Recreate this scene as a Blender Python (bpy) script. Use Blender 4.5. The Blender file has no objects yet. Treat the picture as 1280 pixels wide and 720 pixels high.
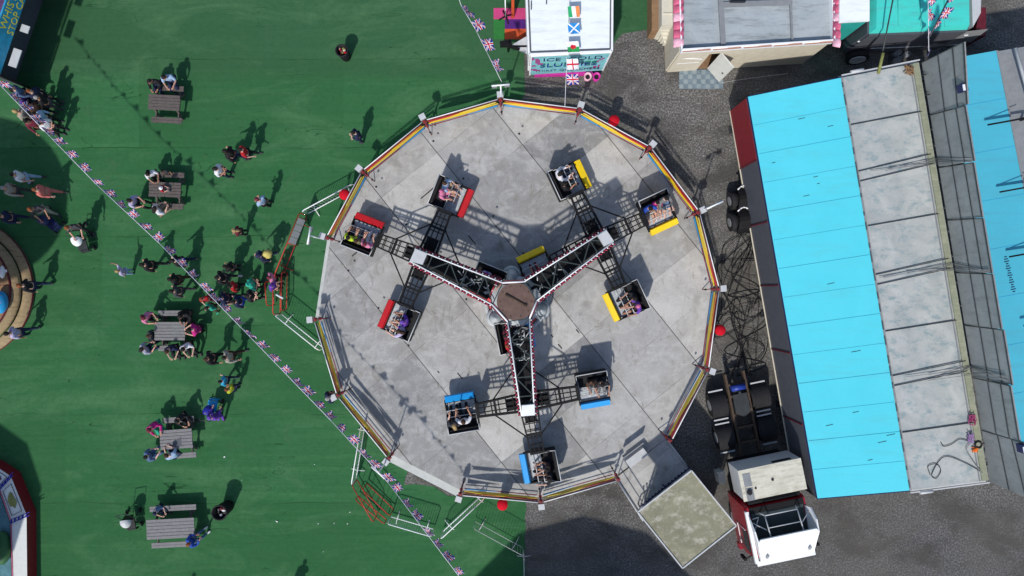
import bpy, bmesh, math, random
from mathutils import Vector, Matrix, Euler
random.seed(7)
D=bpy.data; SC=bpy.context.scene; COL=SC.collection
H=30.0; F=853.0
def P(px,py,z=0.0):
    s=(H-z)/F
    return Vector(((px-640)*s,(360-py)*s,z))
# ------------------------------------------------------------------ world, camera, sun
w=D.worlds.new("World"); SC.world=w; w.use_nodes=True
nt=w.node_tree; bg=nt.nodes['Background']
sky=nt.nodes.new('ShaderNodeTexSky'); sky.sky_type='NISHITA'; sky.sun_disc=False
sky.sun_elevation=math.radians(47); sky.sun_rotation=math.radians(198)
nt.links.new(sky.outputs[0],bg.inputs[0]); bg.inputs[1].default_value=0.145
cam=D.objects.new('camera',D.cameras.new('camera')); COL.objects.link(cam)
cam.location=(0,0,H); cam.data.sensor_width=36; cam.data.lens=F/1280*36; cam.data.clip_end=500
SC.camera=cam
ld=D.lights.new('sun','SUN'); ld.energy=3.7; ld.angle=math.radians(1.6); ld.color=(1,.96,.9)
sun=D.objects.new('sun',ld); COL.objects.link(sun)
el=math.radians(47); d=Vector((.31*math.cos(el),.95*math.cos(el),-math.sin(el)))
sun.rotation_euler=d.to_track_quat('-Z','Y').to_euler(); sun.location=(-5,-15,20)
SC.view_settings.view_transform='Standard'; SC.view_settings.look='None'; SC.view_settings.exposure=0.0
# ------------------------------------------------------------------ materials
MATS={}
def N(nt,t,**k):
    n=nt.nodes.new(t)
    for a,b in k.items(): setattr(n,a,b)
    return n
def mat(name,col,rough=.7,metal=0.0,var=.18,scale=4.0,emit=None,spec=.35,bump=0):
    if name in MATS: return MATS[name]
    m=D.materials.new(name); m.use_nodes=True; nt=m.node_tree
    b=nt.nodes['Principled BSDF']; b.inputs['Roughness'].default_value=rough; b.inputs['Metallic'].default_value=metal
    b.inputs['Specular IOR Level'].default_value=spec
    tc=N(nt,'ShaderNodeTexCoord'); no=N(nt,'ShaderNodeTexNoise'); no.inputs['Scale'].default_value=scale; no.inputs['Detail'].default_value=6; no.inputs['Roughness'].default_value=.65
    nt.links.new(tc.outputs['Object'],no.inputs['Vector'])
    r=N(nt,'ShaderNodeValToRGB'); r.color_ramp.elements[0].position=.3; r.color_ramp.elements[1].position=.7
    r.color_ramp.elements[0].color=[c*(1-var) for c in col]+[1]; r.color_ramp.elements[1].color=[min(1,c*(1+var*.7)) for c in col]+[1]
    nt.links.new(no.outputs['Fac'],r.inputs['Fac']); nt.links.new(r.outputs[0],b.inputs['Base Color'])
    if bump:
        bp=N(nt,'ShaderNodeBump'); bp.inputs['Strength'].default_value=bump; bp.inputs['Distance'].default_value=.02
        n2=N(nt,'ShaderNodeTexNoise'); n2.inputs['Scale'].default_value=scale*6; n2.inputs['Detail'].default_value=4
        nt.links.new(tc.outputs['Object'],n2.inputs['Vector'])
        nt.links.new(n2.outputs['Fac'],bp.inputs['Height']); nt.links.new(bp.outputs[0],b.inputs['Normal'])
    MATS[name]=m; return m
def mathn(nt,op,a,b=None,c=None,clamp=False):
    n=N(nt,'ShaderNodeMath',operation=op); n.use_clamp=clamp
    for i,v in enumerate((a,b,c)):
        if v is None: continue
        if isinstance(v,(int,float)): n.inputs[i].default_value=v
        else: nt.links.new(v,n.inputs[i])
    return n.outputs[0]
def mixc(nt,f,a,b,bt='MIX'):
    n=N(nt,'ShaderNodeMix',data_type='RGBA',blend_type=bt)
    if isinstance(f,(int,float)): n.inputs[0].default_value=f
    else: nt.links.new(f,n.inputs[0])
    for i,v in ((6,a),(7,b)):
        if isinstance(v,(tuple,list)): n.inputs[i].default_value=tuple(v)+(1,)*(4-len(v))
        else: nt.links.new(v,n.inputs[i])
    return n.outputs[2]
def noise(nt,vec,scale,detail=4,rough=.6,dist=0):
    n=N(nt,'ShaderNodeTexNoise'); n.inputs['Scale'].default_value=scale; n.inputs['Detail'].default_value=detail
    n.inputs['Roughness'].default_value=rough; n.inputs['Distortion'].default_value=dist
    nt.links.new(vec,n.inputs['Vector']); return n.outputs['Fac']
def ramp(nt,f,stops):
    r=N(nt,'ShaderNodeValToRGB'); e=r.color_ramp.elements
    while len(e)<len(stops): e.new(.5)
    for i,(p,c) in enumerate(stops):
        e[i].position=p; e[i].color=(c if isinstance(c,(tuple,list)) else (c,c,c))[:3]+(1,) if isinstance(c,tuple) else (c,c,c,1)
    nt.links.new(f,r.inputs['Fac']); return r.outputs[0]
def mapping(nt,vec,rot=0,scale=(1,1,1),loc=(0,0,0)):
    n=N(nt,'ShaderNodeMapping'); n.inputs['Rotation'].default_value=(0,0,rot); n.inputs['Scale'].default_value=scale; n.inputs['Location'].default_value=loc
    nt.links.new(vec,n.inputs['Vector']); return n.outputs[0]
def newmat(name,rough=.8):
    m=D.materials.new(name); m.use_nodes=True; nt=m.node_tree; b=nt.nodes['Principled BSDF']
    b.inputs['Roughness'].default_value=rough; b.inputs['Specular IOR Level'].default_value=.3
    tc=N(nt,'ShaderNodeTexCoord'); MATS[name]=m
    return m,nt,b,tc.outputs['Object'],tc
def setbump(nt,b,h,s=.4,dist=.02):
    bp=N(nt,'ShaderNodeBump'); bp.inputs['Strength'].default_value=s; bp.inputs['Distance'].default_value=dist
    nt.links.new(h,bp.inputs['Height']); nt.links.new(bp.outputs[0],b.inputs['Normal'])
def sepxyz(nt,v):
    s=N(nt,'ShaderNodeSeparateXYZ'); nt.links.new(v,s.inputs[0]); return s.outputs
# gravel ground
m,nt,b,oc,_=newmat('gravel',.9)
big=noise(nt,oc,.16,5,.6,.6); mid=noise(nt,oc,1.1,6,.7); fine=noise(nt,oc,13,4,.85)
vo=N(nt,'ShaderNodeTexVoronoi'); vo.inputs['Scale'].default_value=13; nt.links.new(oc,vo.inputs['Vector'])
c1=ramp(nt,fine,[(.38,(.032,.029,.025)),(.49,(.108,.099,.084)),(.57,(.215,.197,.17)),(.66,(.42,.395,.35))])
c1b=mixc(nt,.22,c1,vo.outputs['Color'],'SOFT_LIGHT')
hsv=N(nt,'ShaderNodeHueSaturation'); hsv.inputs['Saturation'].default_value=.25; nt.links.new(c1b,hsv.inputs['Color'])
c2=mixc(nt,ramp(nt,mid,[(.40,.0),(.70,.9)]),hsv.outputs[0],(.115,.107,.095),'MIX')
c2=mixc(nt,.5,hsv.outputs[0],c2)
sx=sepxyz(nt,oc)
# smoother tarmac towards the bottom of the yard
tar=ramp(nt,fine,[(.38,(.035,.036,.038)),(.52,(.085,.085,.088)),(.66,(.20,.20,.20))])
msk=mathn(nt,'ADD',mathn(nt,'MULTIPLY',sx[1],-.35),-2.6); msk=mathn(nt,'ADD',msk,mathn(nt,'MULTIPLY',mathn(nt,'SUBTRACT',big,.5),4),clamp=True)
c3=mixc(nt,mathn(nt,'MULTIPLY',msk,.75),c2,tar)
st=noise(nt,mapping(nt,oc,.9,(.8,1.3,1)),.55,7,.72,.3)
c4=mixc(nt,ramp(nt,st,[(.40,.75),(.55,.0)]),c3,(.042,.040,.037))
c5=mixc(nt,ramp(nt,big,[(.35,.0),(.7,.5)]),c4,(.13,.12,.10),'MIX')
nt.links.new(c5,b.inputs['Base Color']); setbump(nt,b,fine,.8,.03)
# turf
m,nt,b,oc,_=newmat('turf',.95); b.inputs['Specular IOR Level'].default_value=.12
sx=sepxyz(nt,oc)
strip=mathn(nt,'FLOOR',mathn(nt,'ADD',mathn(nt,'DIVIDE',sx[1],3.9),.42))
wn=N(nt,'ShaderNodeTexWhiteNoise',noise_dimensions='1D'); nt.links.new(strip,wn.inputs['W'])
streak=noise(nt,mapping(nt,oc,0,(.35,9,1)),1.0,5,.75); st2=noise(nt,mapping(nt,oc,.02,(.12,1.8,1)),1.0,4,.6)
patch=noise(nt,oc,.35,5,.6,.4); fine=noise(nt,oc,30,3,.8)
base=mixc(nt,wn.outputs['Value'],(.031,.146,.054),(.048,.186,.074))
base=mixc(nt,ramp(nt,patch,[(.3,.0),(.7,.8)]),base,(.060,.175,.080))
base=mixc(nt,mathn(nt,'MULTIPLY',streak,.8),base,(.020,.094,.028))
base=mixc(nt,ramp(nt,st2,[(.5,.0),(.75,.6)]),base,(.066,.205,.078))
base=mixc(nt,mathn(nt,'MULTIPLY',fine,.45),base,(.022,.10,.036))
# dirt/older mat towards the back
dm=mathn(nt,'MULTIPLY',mathn(nt,'SUBTRACT',sx[1],9.0),1.5,clamp=True)
base=mixc(nt,mathn(nt,'MULTIPLY',dm,.55),base,(.042,.095,.05))
dirt=noise(nt,oc,.9,6,.75,1.2)
base=mixc(nt,ramp(nt,dirt,[(.58,.0),(.78,.55)]),base,(.075,.125,.07))
# seams between rolls and wrinkles
wob=mathn(nt,'MULTIPLY',mathn(nt,'SUBTRACT',noise(nt,oc,.5,2),.5),.35)
fr=mathn(nt,'ABSOLUTE',mathn(nt,'SUBTRACT',mathn(nt,'FRACT',mathn(nt,'ADD',mathn(nt,'DIVIDE',mathn(nt,'ADD',sx[1],wob),3.9),.42)),.5))
seam=mathn(nt,'GREATER_THAN',fr,.4945)
sg_=ramp(nt,noise(nt,oc,.3,2),[(.42,.1),(.6,.7)])
base=mixc(nt,mathn(nt,'MULTIPLY',seam,sg_),base,(.010,.045,.015))
cellx=mathn(nt,'FLOOR',mathn(nt,'DIVIDE',mathn(nt,'ADD',sx[0],mathn(nt,'MULTIPLY',strip,3.7)),9.0))
wn2=N(nt,'ShaderNodeTexWhiteNoise',noise_dimensions='2D'); cb=N(nt,'ShaderNodeCombineXYZ'); nt.links.new(cellx,cb.inputs[0]); nt.links.new(strip,cb.inputs[1]); nt.links.new(cb.outputs[0],wn2.inputs['Vector'])
base=mixc(nt,mathn(nt,'MULTIPLY',wn2.outputs['Value'],.42),base,(.024,.085,.030))
wear=noise(nt,mapping(nt,oc,.0,(.35,.9,1)),.55,6,.7,.8)
base=mixc(nt,ramp(nt,wear,[(.5,.0),(.72,.5)]),base,(.10,.21,.10))
mot=noise(nt,oc,5.0,4,.7)
base=mixc(nt,ramp(nt,mot,[(.35,.30),(.55,.0)]),base,(.018,.08,.026))
wr=noise(nt,mapping(nt,oc,.08,(.16,1.1,1)),1.0,2,.5,1.5)
wl=mathn(nt,'LESS_THAN',mathn(nt,'ABSOLUTE',mathn(nt,'SUBTRACT',wr,.44)),.0035)
gate=ramp(nt,noise(nt,oc,.25,1),[(.5,.0),(.6,.6)])
base=mixc(nt,mathn(nt,'MULTIPLY',wl,gate),base,(.006,.03,.010))
nt.links.new(base,b.inputs['Base Color']); setbump(nt,b,mathn(nt,'ADD',mathn(nt,'MULTIPLY',fine,.5),mathn(nt,'MULTIPLY',st2,2)),.35,.03)
# ride deck plates
m,nt,b,oc,_=newmat('deck_plate',.62)
mp=mapping(nt,oc,math.radians(51.3),(1,1,1)); s=sepxyz(nt,mp)     # rotated so plates run diagonally
u=mathn(nt,'DIVIDE',mathn(nt,'ADD',s[0],1.155),2.03); v=mathn(nt,'DIVIDE',mathn(nt,'ADD',s[1],1.8),3.1)
cell=N(nt,'ShaderNodeCombineXYZ'); nt.links.new(mathn(nt,'FLOOR',u),cell.inputs[0]); nt.links.new(mathn(nt,'FLOOR',v),cell.inputs[1])
wn=N(nt,'ShaderNodeTexWhiteNoise',noise_dimensions='2D'); nt.links.new(cell.outputs[0],wn.inputs['Vector'])
n1=noise(nt,oc,.55,6,.6,.5); n2=noise(nt,oc,2.6,6,.7,.4); n3=noise(nt,oc,24,3,.7)
base=mixc(nt,wn.outputs['Value'],(.24,.245,.25),(.46,.455,.445))
base=mixc(nt,ramp(nt,n1,[(.32,.7),(.62,.0)]),base,(.255,.25,.235))
n4=noise(nt,mapping(nt,oc,.9,(1,1.8,1)),.9,6,.7,.9)
base=mixc(nt,ramp(nt,n4,[(.48,.0),(.68,.6)]),base,(.50,.505,.50))
base=mixc(nt,ramp(nt,n2,[(.5,.0),(.72,.6)]),base,(.50,.50,.49))
n5=noise(nt,oc,1.1,3,.5,.3)
base=mixc(nt,ramp(nt,n5,[(.60,.0),(.74,.6)]),base,(.20,.195,.18))
base=mixc(nt,ramp(nt,n3,[(.35,.35),(.6,.0)]),base,(.2,.19,.175))
stn=noise(nt,mapping(nt,oc,-.6,(1.2,.7,1)),1.3,7,.75,1.6)
base=mixc(nt,ramp(nt,stn,[(.54,.0),(.70,.7)]),base,(.17,.155,.125))
eu=mathn(nt,'ABSOLUTE',mathn(nt,'SUBTRACT',mathn(nt,'FRACT',u),.5)); ev=mathn(nt,'ABSOLUTE',mathn(nt,'SUBTRACT',mathn(nt,'FRACT',v),.5))
sv=mathn(nt,'GREATER_THAN',ev,.4935); su=mathn(nt,'GREATER_THAN',eu,.4945)
gate=ramp(nt,noise(nt,oc,.9,2),[(.45,.25),(.55,1.0)])
base=mixc(nt,mathn(nt,'MULTIPLY',sv,.8),base,(.035,.034,.032)); base=mixc(nt,mathn(nt,'MULTIPLY',mathn(nt,'MULTIPLY',su,gate),.55),base,(.09,.088,.08))
tone=mixc(nt,wn.outputs['Value'],(.90,.90,.91),(1.14,1.135,1.115))
base=mixc(nt,1.0,base,tone,'MULTIPLY')
scu=noise(nt,mapping(nt,oc,math.radians(40),(3.5,.8,1)),1.4,6,.8,.5)
base=mixc(nt,ramp(nt,scu,[(.60,.0),(.72,.55)]),base,(.52,.52,.50))
nt.links.new(base,b.inputs['Base Color']); setbump(nt,b,n3,.1,.01)
# dirty pale roof
def dirty(name,a,bb,cc,rough=.6,sc=1.0,st=(.5,3,1)):
    m,nt,b,oc,_=newmat(name,rough)
    n1=noise(nt,oc,.7*sc,7,.65,.8); n2=noise(nt,mapping(nt,oc,.16,st),1.6*sc,6,.75); n3=noise(nt,oc,9*sc,4,.8)
    c=mixc(nt,ramp(nt,n1,[(.35,.0),(.65,1.0)]),a,bb); c=mixc(nt,ramp(nt,n2,[(.50,.0),(.68,.75)]),c,cc); c=mixc(nt,ramp(nt,n3,[(.55,.0),(.75,.45)]),c,cc)
    nt.links.new(c,b.inputs['Base Color']); return m
dirty('roof_grey',(.44,.455,.44),(.33,.35,.345),(.15,.24,.27),.7,1.3,(.9,1.5,1))
dirty('board_back',(.26,.275,.28),(.20,.215,.22),(.15,.16,.16))
dirty('roof_cool',(.38,.42,.44),(.29,.33,.35),(.17,.19,.20),.7,.8)
dirty('roof_olive',(.26,.25,.165),(.17,.163,.11),(.50,.47,.40),.7,1.1,(1,1.2,1))
dirty('box_cream',(.62,.60,.50),(.50,.48,.39),(.30,.27,.2),.6,2)
dirty('roof_white',(.80,.84,.84),(.74,.78,.78),(.60,.64,.64),.5)
dirty('wood_step',(.36,.27,.15),(.26,.19,.10),(.12,.07,.04),.7,2)
dirty('canopy_teal',(.06,.60,.52),(.05,.54,.47),(.08,.42,.38),.55)
dirty('roof_blue',(.090,.60,.71),(.078,.57,.68),(.095,.52,.60),.55,.5); dirty('roof_blue_dull',(.070,.43,.57),(.065,.40,.53),(.08,.35,.45),.55,.6); mat('roof_seam',(.04,.34,.48),.5)
mat('black',(.012,.012,.013),.45,var=.3); mat('black_rubber',(.014,.014,.016),.8,var=.3); mat('black_paint',(.008,.008,.009),.6,var=.3,spec=.2)
mat('dark_steel',(.045,.05,.052),.5,.3,var=.3); mat('rust_steel',(.075,.05,.033),.7,.1,var=.5,scale=9)
mat('white_paint',(.78,.79,.80),.4,var=.06); mat('pale_grey',(.48,.49,.50),.5,var=.1); mat('mid_grey',(.22,.23,.24),.6,var=.15)
mat('wall_grey',(.075,.08,.095),.6,var=.15); mat('maroon',(.12,.012,.022),.5,var=.2); mat('wall_red',(.20,.012,.02),.5,var=.15)
mat('red_paint',(.50,.012,.018),.45,var=.12); mat('bright_red',(.50,.008,.020),.85,var=.15,spec=.1); mat('bar_red',(.42,.03,.02),.5,var=.2)
mat('yellow_paint',(.85,.58,.012),.45,var=.08); mat('pale_yellow',(.85,.70,.16),.45,var=.08); mat('sky_paint',(.02,.30,.62),.4,var=.1); mat('orange_paint',(.75,.17,.02),.5,var=.1)
mat('metal_plate',(.46,.49,.51),.45,.1,var=.3,scale=9); mat('hub_brown',(.125,.075,.06),.55,var=.25,scale=5); mat('drum_grey',(.42,.45,.46),.5,var=.12)
mat('truss_green',(.035,.048,.048),.5,.2,var=.3); mat('cream',(.58,.53,.42),.7,var=.1); mat('cream_panel',(.60,.57,.48),.6,var=.1)
mat('pink_tile',(.55,.11,.20),.6,var=.35,scale=7); mat('pink_tile_pale',(.78,.42,.52),.6,var=.3,scale=7); mat('teal',(.03,.36,.32),.5,var=.12)
mat('magenta',(.55,.03,.30),.5,var=.12); mat('purple_mat',(.07,.012,.16),.8,var=.2); mat('pink_mat',(.50,.05,.18),.8,var=.15); mat('orange_mat',(.52,.075,.02),.8,var=.15); mat('green_mat',(.02,.16,.03),.8,var=.2)
mat('sign_teal',(.20,.50,.54),.5,var=.25,scale=3); mat('sign_blue',(.03,.30,.50),.5,var=.3,scale=3); mat('sign_yellow',(.70,.62,.04),.5,var=.1); mat('navy',(.01,.015,.07),.5,var=.2); mat('flag_blue',(.015,.02,.28),.6,var=.1)
mat('table_grey',(.19,.185,.19),.75,var=.22,scale=8); mat('table_brown',(.105,.085,.08),.75,var=.3,scale=8); mat('wood_brown',(.25,.15,.08),.7,var=.25)
mat('tile_blue',(.15,.20,.235),.7,var=.3,scale=5); mat('tile_blue_pale',(.23,.28,.30),.7,var=.2,scale=5); mat('door_white',(.62,.62,.57),.5,var=.08)
mat('glass_dark',(.012,.016,.022),.08,var=.1,spec=.6); mat('cab_red',(.27,.008,.02),.25,var=.12,spec=.5); mat('water',(.10,.22,.26),.12,var=.3,spec=.5); mat('sail_green',(.02,.10,.03),.6)
mat('board_white',(.60,.62,.60),.45,var=.06); mat('olive',(.19,.2,.06),.6,var=.4,scale=12); mat('plum',(.10,.04,.12),.6,var=.5,scale=12); mat('cord_white',(.62,.62,.66),.7); mat('blue_bright',(.015,.12,.55),.4,var=.1)
mat('gas_blue',(.02,.05,.30),.4); mat('bulb_red',(.42,.03,.08),.3,var=.1); mat('bulb_white',(.85,.8,.8),.3,var=.05); mat('post_red',(.20,.02,.025),.5,var=.3); mat('step_grey',(.46,.48,.46),.6,var=.12)
mat('shade_canvas',(.35,.36,.38),.8); mat('skin_a',(.55,.30,.21),.6,var=.08); mat('skin_b',(.40,.20,.13),.6,var=.08); mat('skin_c',(.62,.38,.29),.6,var=.08); mat('eye',(.01,.01,.01),.3)
mat('pipe_red',(.5,.05,.06),.5)
def cm(c,pre='cloth'):
    return mat(pre+'_%d_%d_%d'%tuple(int(x*1000) for x in c),c,.85,var=.25,scale=9)
# flags
def flagmat(kind):
    n='flag_'+kind
    if n in MATS: return MATS[n]
    m,nt,b,oc,tc=newmat(n,.8)
    s=sepxyz(nt,tc.outputs['UV']); x=mathn(nt,'MULTIPLY',mathn(nt,'SUBTRACT',s[0],.5),2.0); y=mathn(nt,'MULTIPLY',mathn(nt,'SUBTRACT',s[1],.5),1.2)
    ax=mathn(nt,'ABSOLUTE',x); ay=mathn(nt,'ABSOLUTE',y)
    R=(.50,.01,.03); W=(.75,.75,.78); B=(.012,.02,.22)
    lt=lambda a,k: mathn(nt,'LESS_THAN',a,k)
    dg=mathn(nt,'ABSOLUTE',mathn(nt,'SUBTRACT',mathn(nt,'MULTIPLY',ax,.6),ay)); cr=mathn(nt,'MINIMUM',ax,ay)
    if kind=='uk':
        c=mixc(nt,lt(dg,.105),B,W); c=mixc(nt,lt(dg,.035),c,R); c=mixc(nt,lt(cr,.16),c,W); c=mixc(nt,lt(cr,.09),c,R)
    elif kind=='england': c=mixc(nt,lt(cr,.10),W,R)
    elif kind=='scotland': c=mixc(nt,lt(dg,.10),(.02,.22,.55),W)
    elif kind=='ireland': c=mixc(nt,lt(x,-.33),W,(.02,.33,.13)); c=mixc(nt,mathn(nt,'GREATER_THAN',x,.33),c,(.8,.25,.08))
    else:
        c=mixc(nt,lt(y,0.0),W,(.02,.28,.08)); n1=noise(nt,mapping(nt,tc.outputs['UV'],0,(1,1,1)),6,3)
        e=mathn(nt,'ADD',mathn(nt,'MULTIPLY',mathn(nt,'MULTIPLY',x,x),1.5),mathn(nt,'MULTIPLY',mathn(nt,'MULTIPLY',y,y),6)); e=mathn(nt,'ADD',e,mathn(nt,'MULTIPLY',n1,1.3))
        c=mixc(nt,lt(e,1.05),c,R)
    nt.links.new(c,b.inputs['Base Color'])
    tr=nt.nodes['Principled BSDF']
    return m
# ------------------------------------------------------------------ mesh builder
class MB:
    def __init__(s): s.v=[]; s.f=[]; s.mi=[]; s.smooth=[]
    def add(s,vs,fs,mi=0,smooth=False):
        o=len(s.v); s.v+= [Vector(v) for v in vs]
        for f in fs: s.f.append([o+i for i in f]); s.mi.append(mi); s.smooth.append(smooth)
        return s
    def box(s,c,size,rz=0,mi=0,rot=None,taper=1.0):
        x,y,z=[k/2 for k in size]; R=rot if rot is not None else Matrix.Rotation(rz,3,'Z'); c=Vector(c)
        vs=[]
        for sz in (-1,1):
            t=taper if sz>0 else 1
            for sx,sy in ((-1,-1),(1,-1),(1,1),(-1,1)): vs.append(c+R@Vector((sx*x*t,sy*y*t,sz*z)))
        return s.add(vs,[(3,2,1,0),(4,5,6,7),(0,1,5,4),(1,2,6,5),(2,3,7,6),(3,0,4,7)],mi)
    def prism(s,poly,z0,z1,mi=0,mtop=None,top=None):
        n=len(poly); a=sum(poly[i][0]*poly[(i+1)%n][1]-poly[(i+1)%n][0]*poly[i][1] for i in range(n))
        if a<0: poly=poly[::-1]; top=top[::-1] if top else None
        t=top or poly
        vs=[(p[0],p[1],z0) for p in poly]+[(p[0],p[1],z1) for p in t]
        s.add(vs,[(i,(i+1)%n,n+(i+1)%n,n+i) for i in range(n)]+[tuple(range(n))[::-1]],mi)
        s.add([(p[0],p[1],z1) for p in t],[tuple(range(n))],mi if mtop is None else mtop); return s
    def beam(s,a,b,r,n=6,mi=0,r2=None,smooth=True):
        a=Vector(a); b=Vector(b); d=(b-a)
        if d.length<1e-6: return s
        q=d.normalized().to_track_quat('Z','Y').to_matrix(); r2=r if r2 is None else r2; vs=[]
        off=math.pi/4 if n==4 else 0
        for k,(c,rr) in enumerate(((a,r),(b,r2))):
            for i in range(n):
                t=2*math.pi*i/n+off; vs.append(c+q@Vector((math.cos(t)*rr,math.sin(t)*rr,0)))
        s.add(vs,[(i,(i+1)%n,n+(i+1)%n,n+i) for i in range(n)],mi,smooth and n>4)
        s.add(vs,[tuple(range(n))[::-1],tuple(range(n,2*n))],mi); return s
    def path(s,pts,r,n=6,mi=0):
        for a,b in zip(pts,pts[1:]): s.beam(a,b,r,n,mi)
        return s
    def lathe(s,c,prof,n=24,mi=0,a0=0,a1=2*math.pi,smooth=True):
        c=Vector(c); full=abs(a1-a0-2*math.pi)<1e-6; k=n if full else n+1; vs=[]; m=len(prof)
        for i in range(k):
            t=a0+(a1-a0)*i/n
            for r,z in prof: vs.append(c+Vector((r*math.cos(t),r*math.sin(t),z)))
        fs=[]
        for i in range(n):
            j=(i+1)%k
            for q in range(m-1): fs.append((i*m+q,j*m+q,j*m+q+1,i*m+q+1))
        return s.add(vs,fs,mi,smooth)
    def cyl(s,c,r,z0,z1,n=20,mi=0,r2=None):
        r2=r if r2 is None else r2
        s.lathe(c,[(r,z0),(r2,z1)],n,mi); c=Vector(c)
        for rr,z,rev in ((r,z0,True),(r2,z1,False)):
            vs=[c+Vector((rr*math.cos(2*math.pi*i/n),rr*math.sin(2*math.pi*i/n),z)) for i in range(n)]
            s.add(vs,[tuple(range(n))[::-1] if rev else tuple(range(n))],mi)
        return s
    def ball(s,c,r,n=10,mi=0,rot=None):
        c=Vector(c); r=Vector((r,r,r)) if isinstance(r,(int,float)) else Vector(r); m=max(4,n//2+1); vs=[]
        for j in range(m+1):
            ph=math.pi*j/m-math.pi/2
            for i in range(n):
                t=2*math.pi*i/n; v=Vector((math.cos(ph)*math.cos(t)*r.x,math.cos(ph)*math.sin(t)*r.y,math.sin(ph)*r.z))
                vs.append(c+(rot@v if rot else v))
        return s.add(vs,[(j*n+i,j*n+(i+1)%n,(j+1)*n+(i+1)%n,(j+1)*n+i) for j in range(m) for i in range(n)],mi,True)
    def torus(s,c,R,r,axis=(0,0,1),n=16,k=6,mi=0,squash=1):
        q=Vector(axis).to_track_quat('Z','Y').to_matrix(); c=Vector(c); vs=[]
        for i in range(n):
            t=2*math.pi*i/n
            for j in range(k):
                p=2*math.pi*j/k; vs.append(c+q@Vector(((R+r*math.cos(p))*math.cos(t),(R+r*math.cos(p))*math.sin(t),r*squash*math.sin(p))))
        return s.add(vs,[(i*k+j,((i+1)%n)*k+j,((i+1)%n)*k+(j+1)%k,i*k+(j+1)%k) for i in range(n) for j in range(k)],mi,True)
    def build_each(s,name,mats,parent=None,loc=None):
        par=list(range(len(s.v))); key={}
        def fd(i):
            while par[i]!=i: par[i]=par[par[i]]; i=par[i]
            return i
        for i,v in enumerate(s.v):
            k=(round(v.x,4),round(v.y,4),round(v.z,4))
            if k in key: par[fd(i)]=fd(key[k])
            else: key[k]=i
        for f in s.f:
            for i in f[1:]: par[fd(i)]=fd(f[0])
        grp={}
        for n_,f in enumerate(s.f): grp.setdefault(fd(f[0]),[]).append(n_)
        out=[]
        for fl in grp.values():
            m=MB(); mp={}
            for n_ in fl:
                for i in s.f[n_]:
                    if i not in mp: mp[i]=len(m.v); m.v.append(s.v[i])
                m.f.append([mp[i] for i in s.f[n_]]); m.mi.append(s.mi[n_]); m.smooth.append(s.smooth[n_])
            out.append(m.build(name,mats,parent,loc))
        return out[0]
    def build(s,name,mats,parent=None,loc=None):
        if not isinstance(mats,(list,tuple)): mats=[mats]
        me=D.meshes.new(name); off=Vector((0,0,0))
        if parent is not None and loc is None:
            p=parent
            while p.parent: p=p.parent
            if not p.get('_local'): off=p.location
        me.from_pydata([tuple(v-off) for v in s.v],[],s.f)
        for mm in mats: me.materials.append(MATS[mm] if isinstance(mm,str) else mm)
        me.polygons.foreach_set('material_index',s.mi); me.polygons.foreach_set('use_smooth',s.smooth)
        bm=bmesh.new(); bm.from_mesh(me); bmesh.ops.remove_doubles(bm,verts=bm.verts,dist=1e-5) if len(s.v)<200000 else None
        bm.to_mesh(me); bm.free(); me.update()
        o=D.objects.new(name,me); COL.objects.link(o)
        if parent is not None: o.parent=parent
        if loc is not None: o.location=loc
        return o
def tag(o,label=None,cat=None,group=None,kind=None):
    if label: o['label']=label
    if cat: o['category']=cat
    if group: o['group']=group
    if kind: o['kind']=kind
    return o
def thing(name,label,cat,loc=(0,0,0),rz=0,group=None,local=False):
    o=D.objects.new(name,None); COL.objects.link(o); o.location=loc; o.rotation_euler=(0,0,rz); o.empty_display_size=.2
    if local: o['_local']=1
    return tag(o,label,cat,group)
def copy_tree(o,parent=None):
    c=o.copy(); COL.objects.link(c)
    if parent: c.parent=parent
    for ch in list(o.children): copy_tree(ch,c)
    return c
def solo(mb,name,mats,label,cat,loc,group=None,kind=None):
    """single mesh thing, origin at loc, verts given in world"""
    loc=Vector(loc); mb.v=[v-loc for v in mb.v]
    return tag(mb.build(name,mats,None,loc),label,cat,group,kind)
def textmesh(s,size,ext=.004):
    cu=D.curves.new('lettering','FONT'); cu.body=s; cu.size=size; cu.extrude=ext; cu.align_x='CENTER'; cu.align_y='CENTER'; cu.resolution_u=2
    o=D.objects.new('lettering',cu); COL.objects.link(o); bpy.context.view_layer.update()
    me=D.meshes.new_from_object(o.evaluated_get(bpy.context.evaluated_depsgraph_get())); D.objects.remove(o); D.curves.remove(cu); return me
def text(s,size,m,parent,pos,X,Y,xs=1.0,name='lettering',bold=0):
    """lettering whose reading direction is X and up direction Y, world pos"""
    me=textmesh(s,size); X=Vector(X).normalized(); Y=Vector(Y).normalized(); Z=X.cross(Y)
    p=parent
    while p.parent: p=p.parent
    off=p.location
    for v in me.vertices:
        c=v.co.copy(); v.co=Vector(pos)-off+X*c.x*xs+Y*c.y+Z*c.z
    me.materials.clear(); me.materials.append(MATS[m]); me.update()
    o=D.objects.new(name,me); COL.objects.link(o); o.parent=parent; return o
PXY=lambda px,py,z=0: (P(px,py,z).x,P(px,py,z).y)
def poly(pts,z): return [PXY(a,b,z) for a,b in pts]
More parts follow.
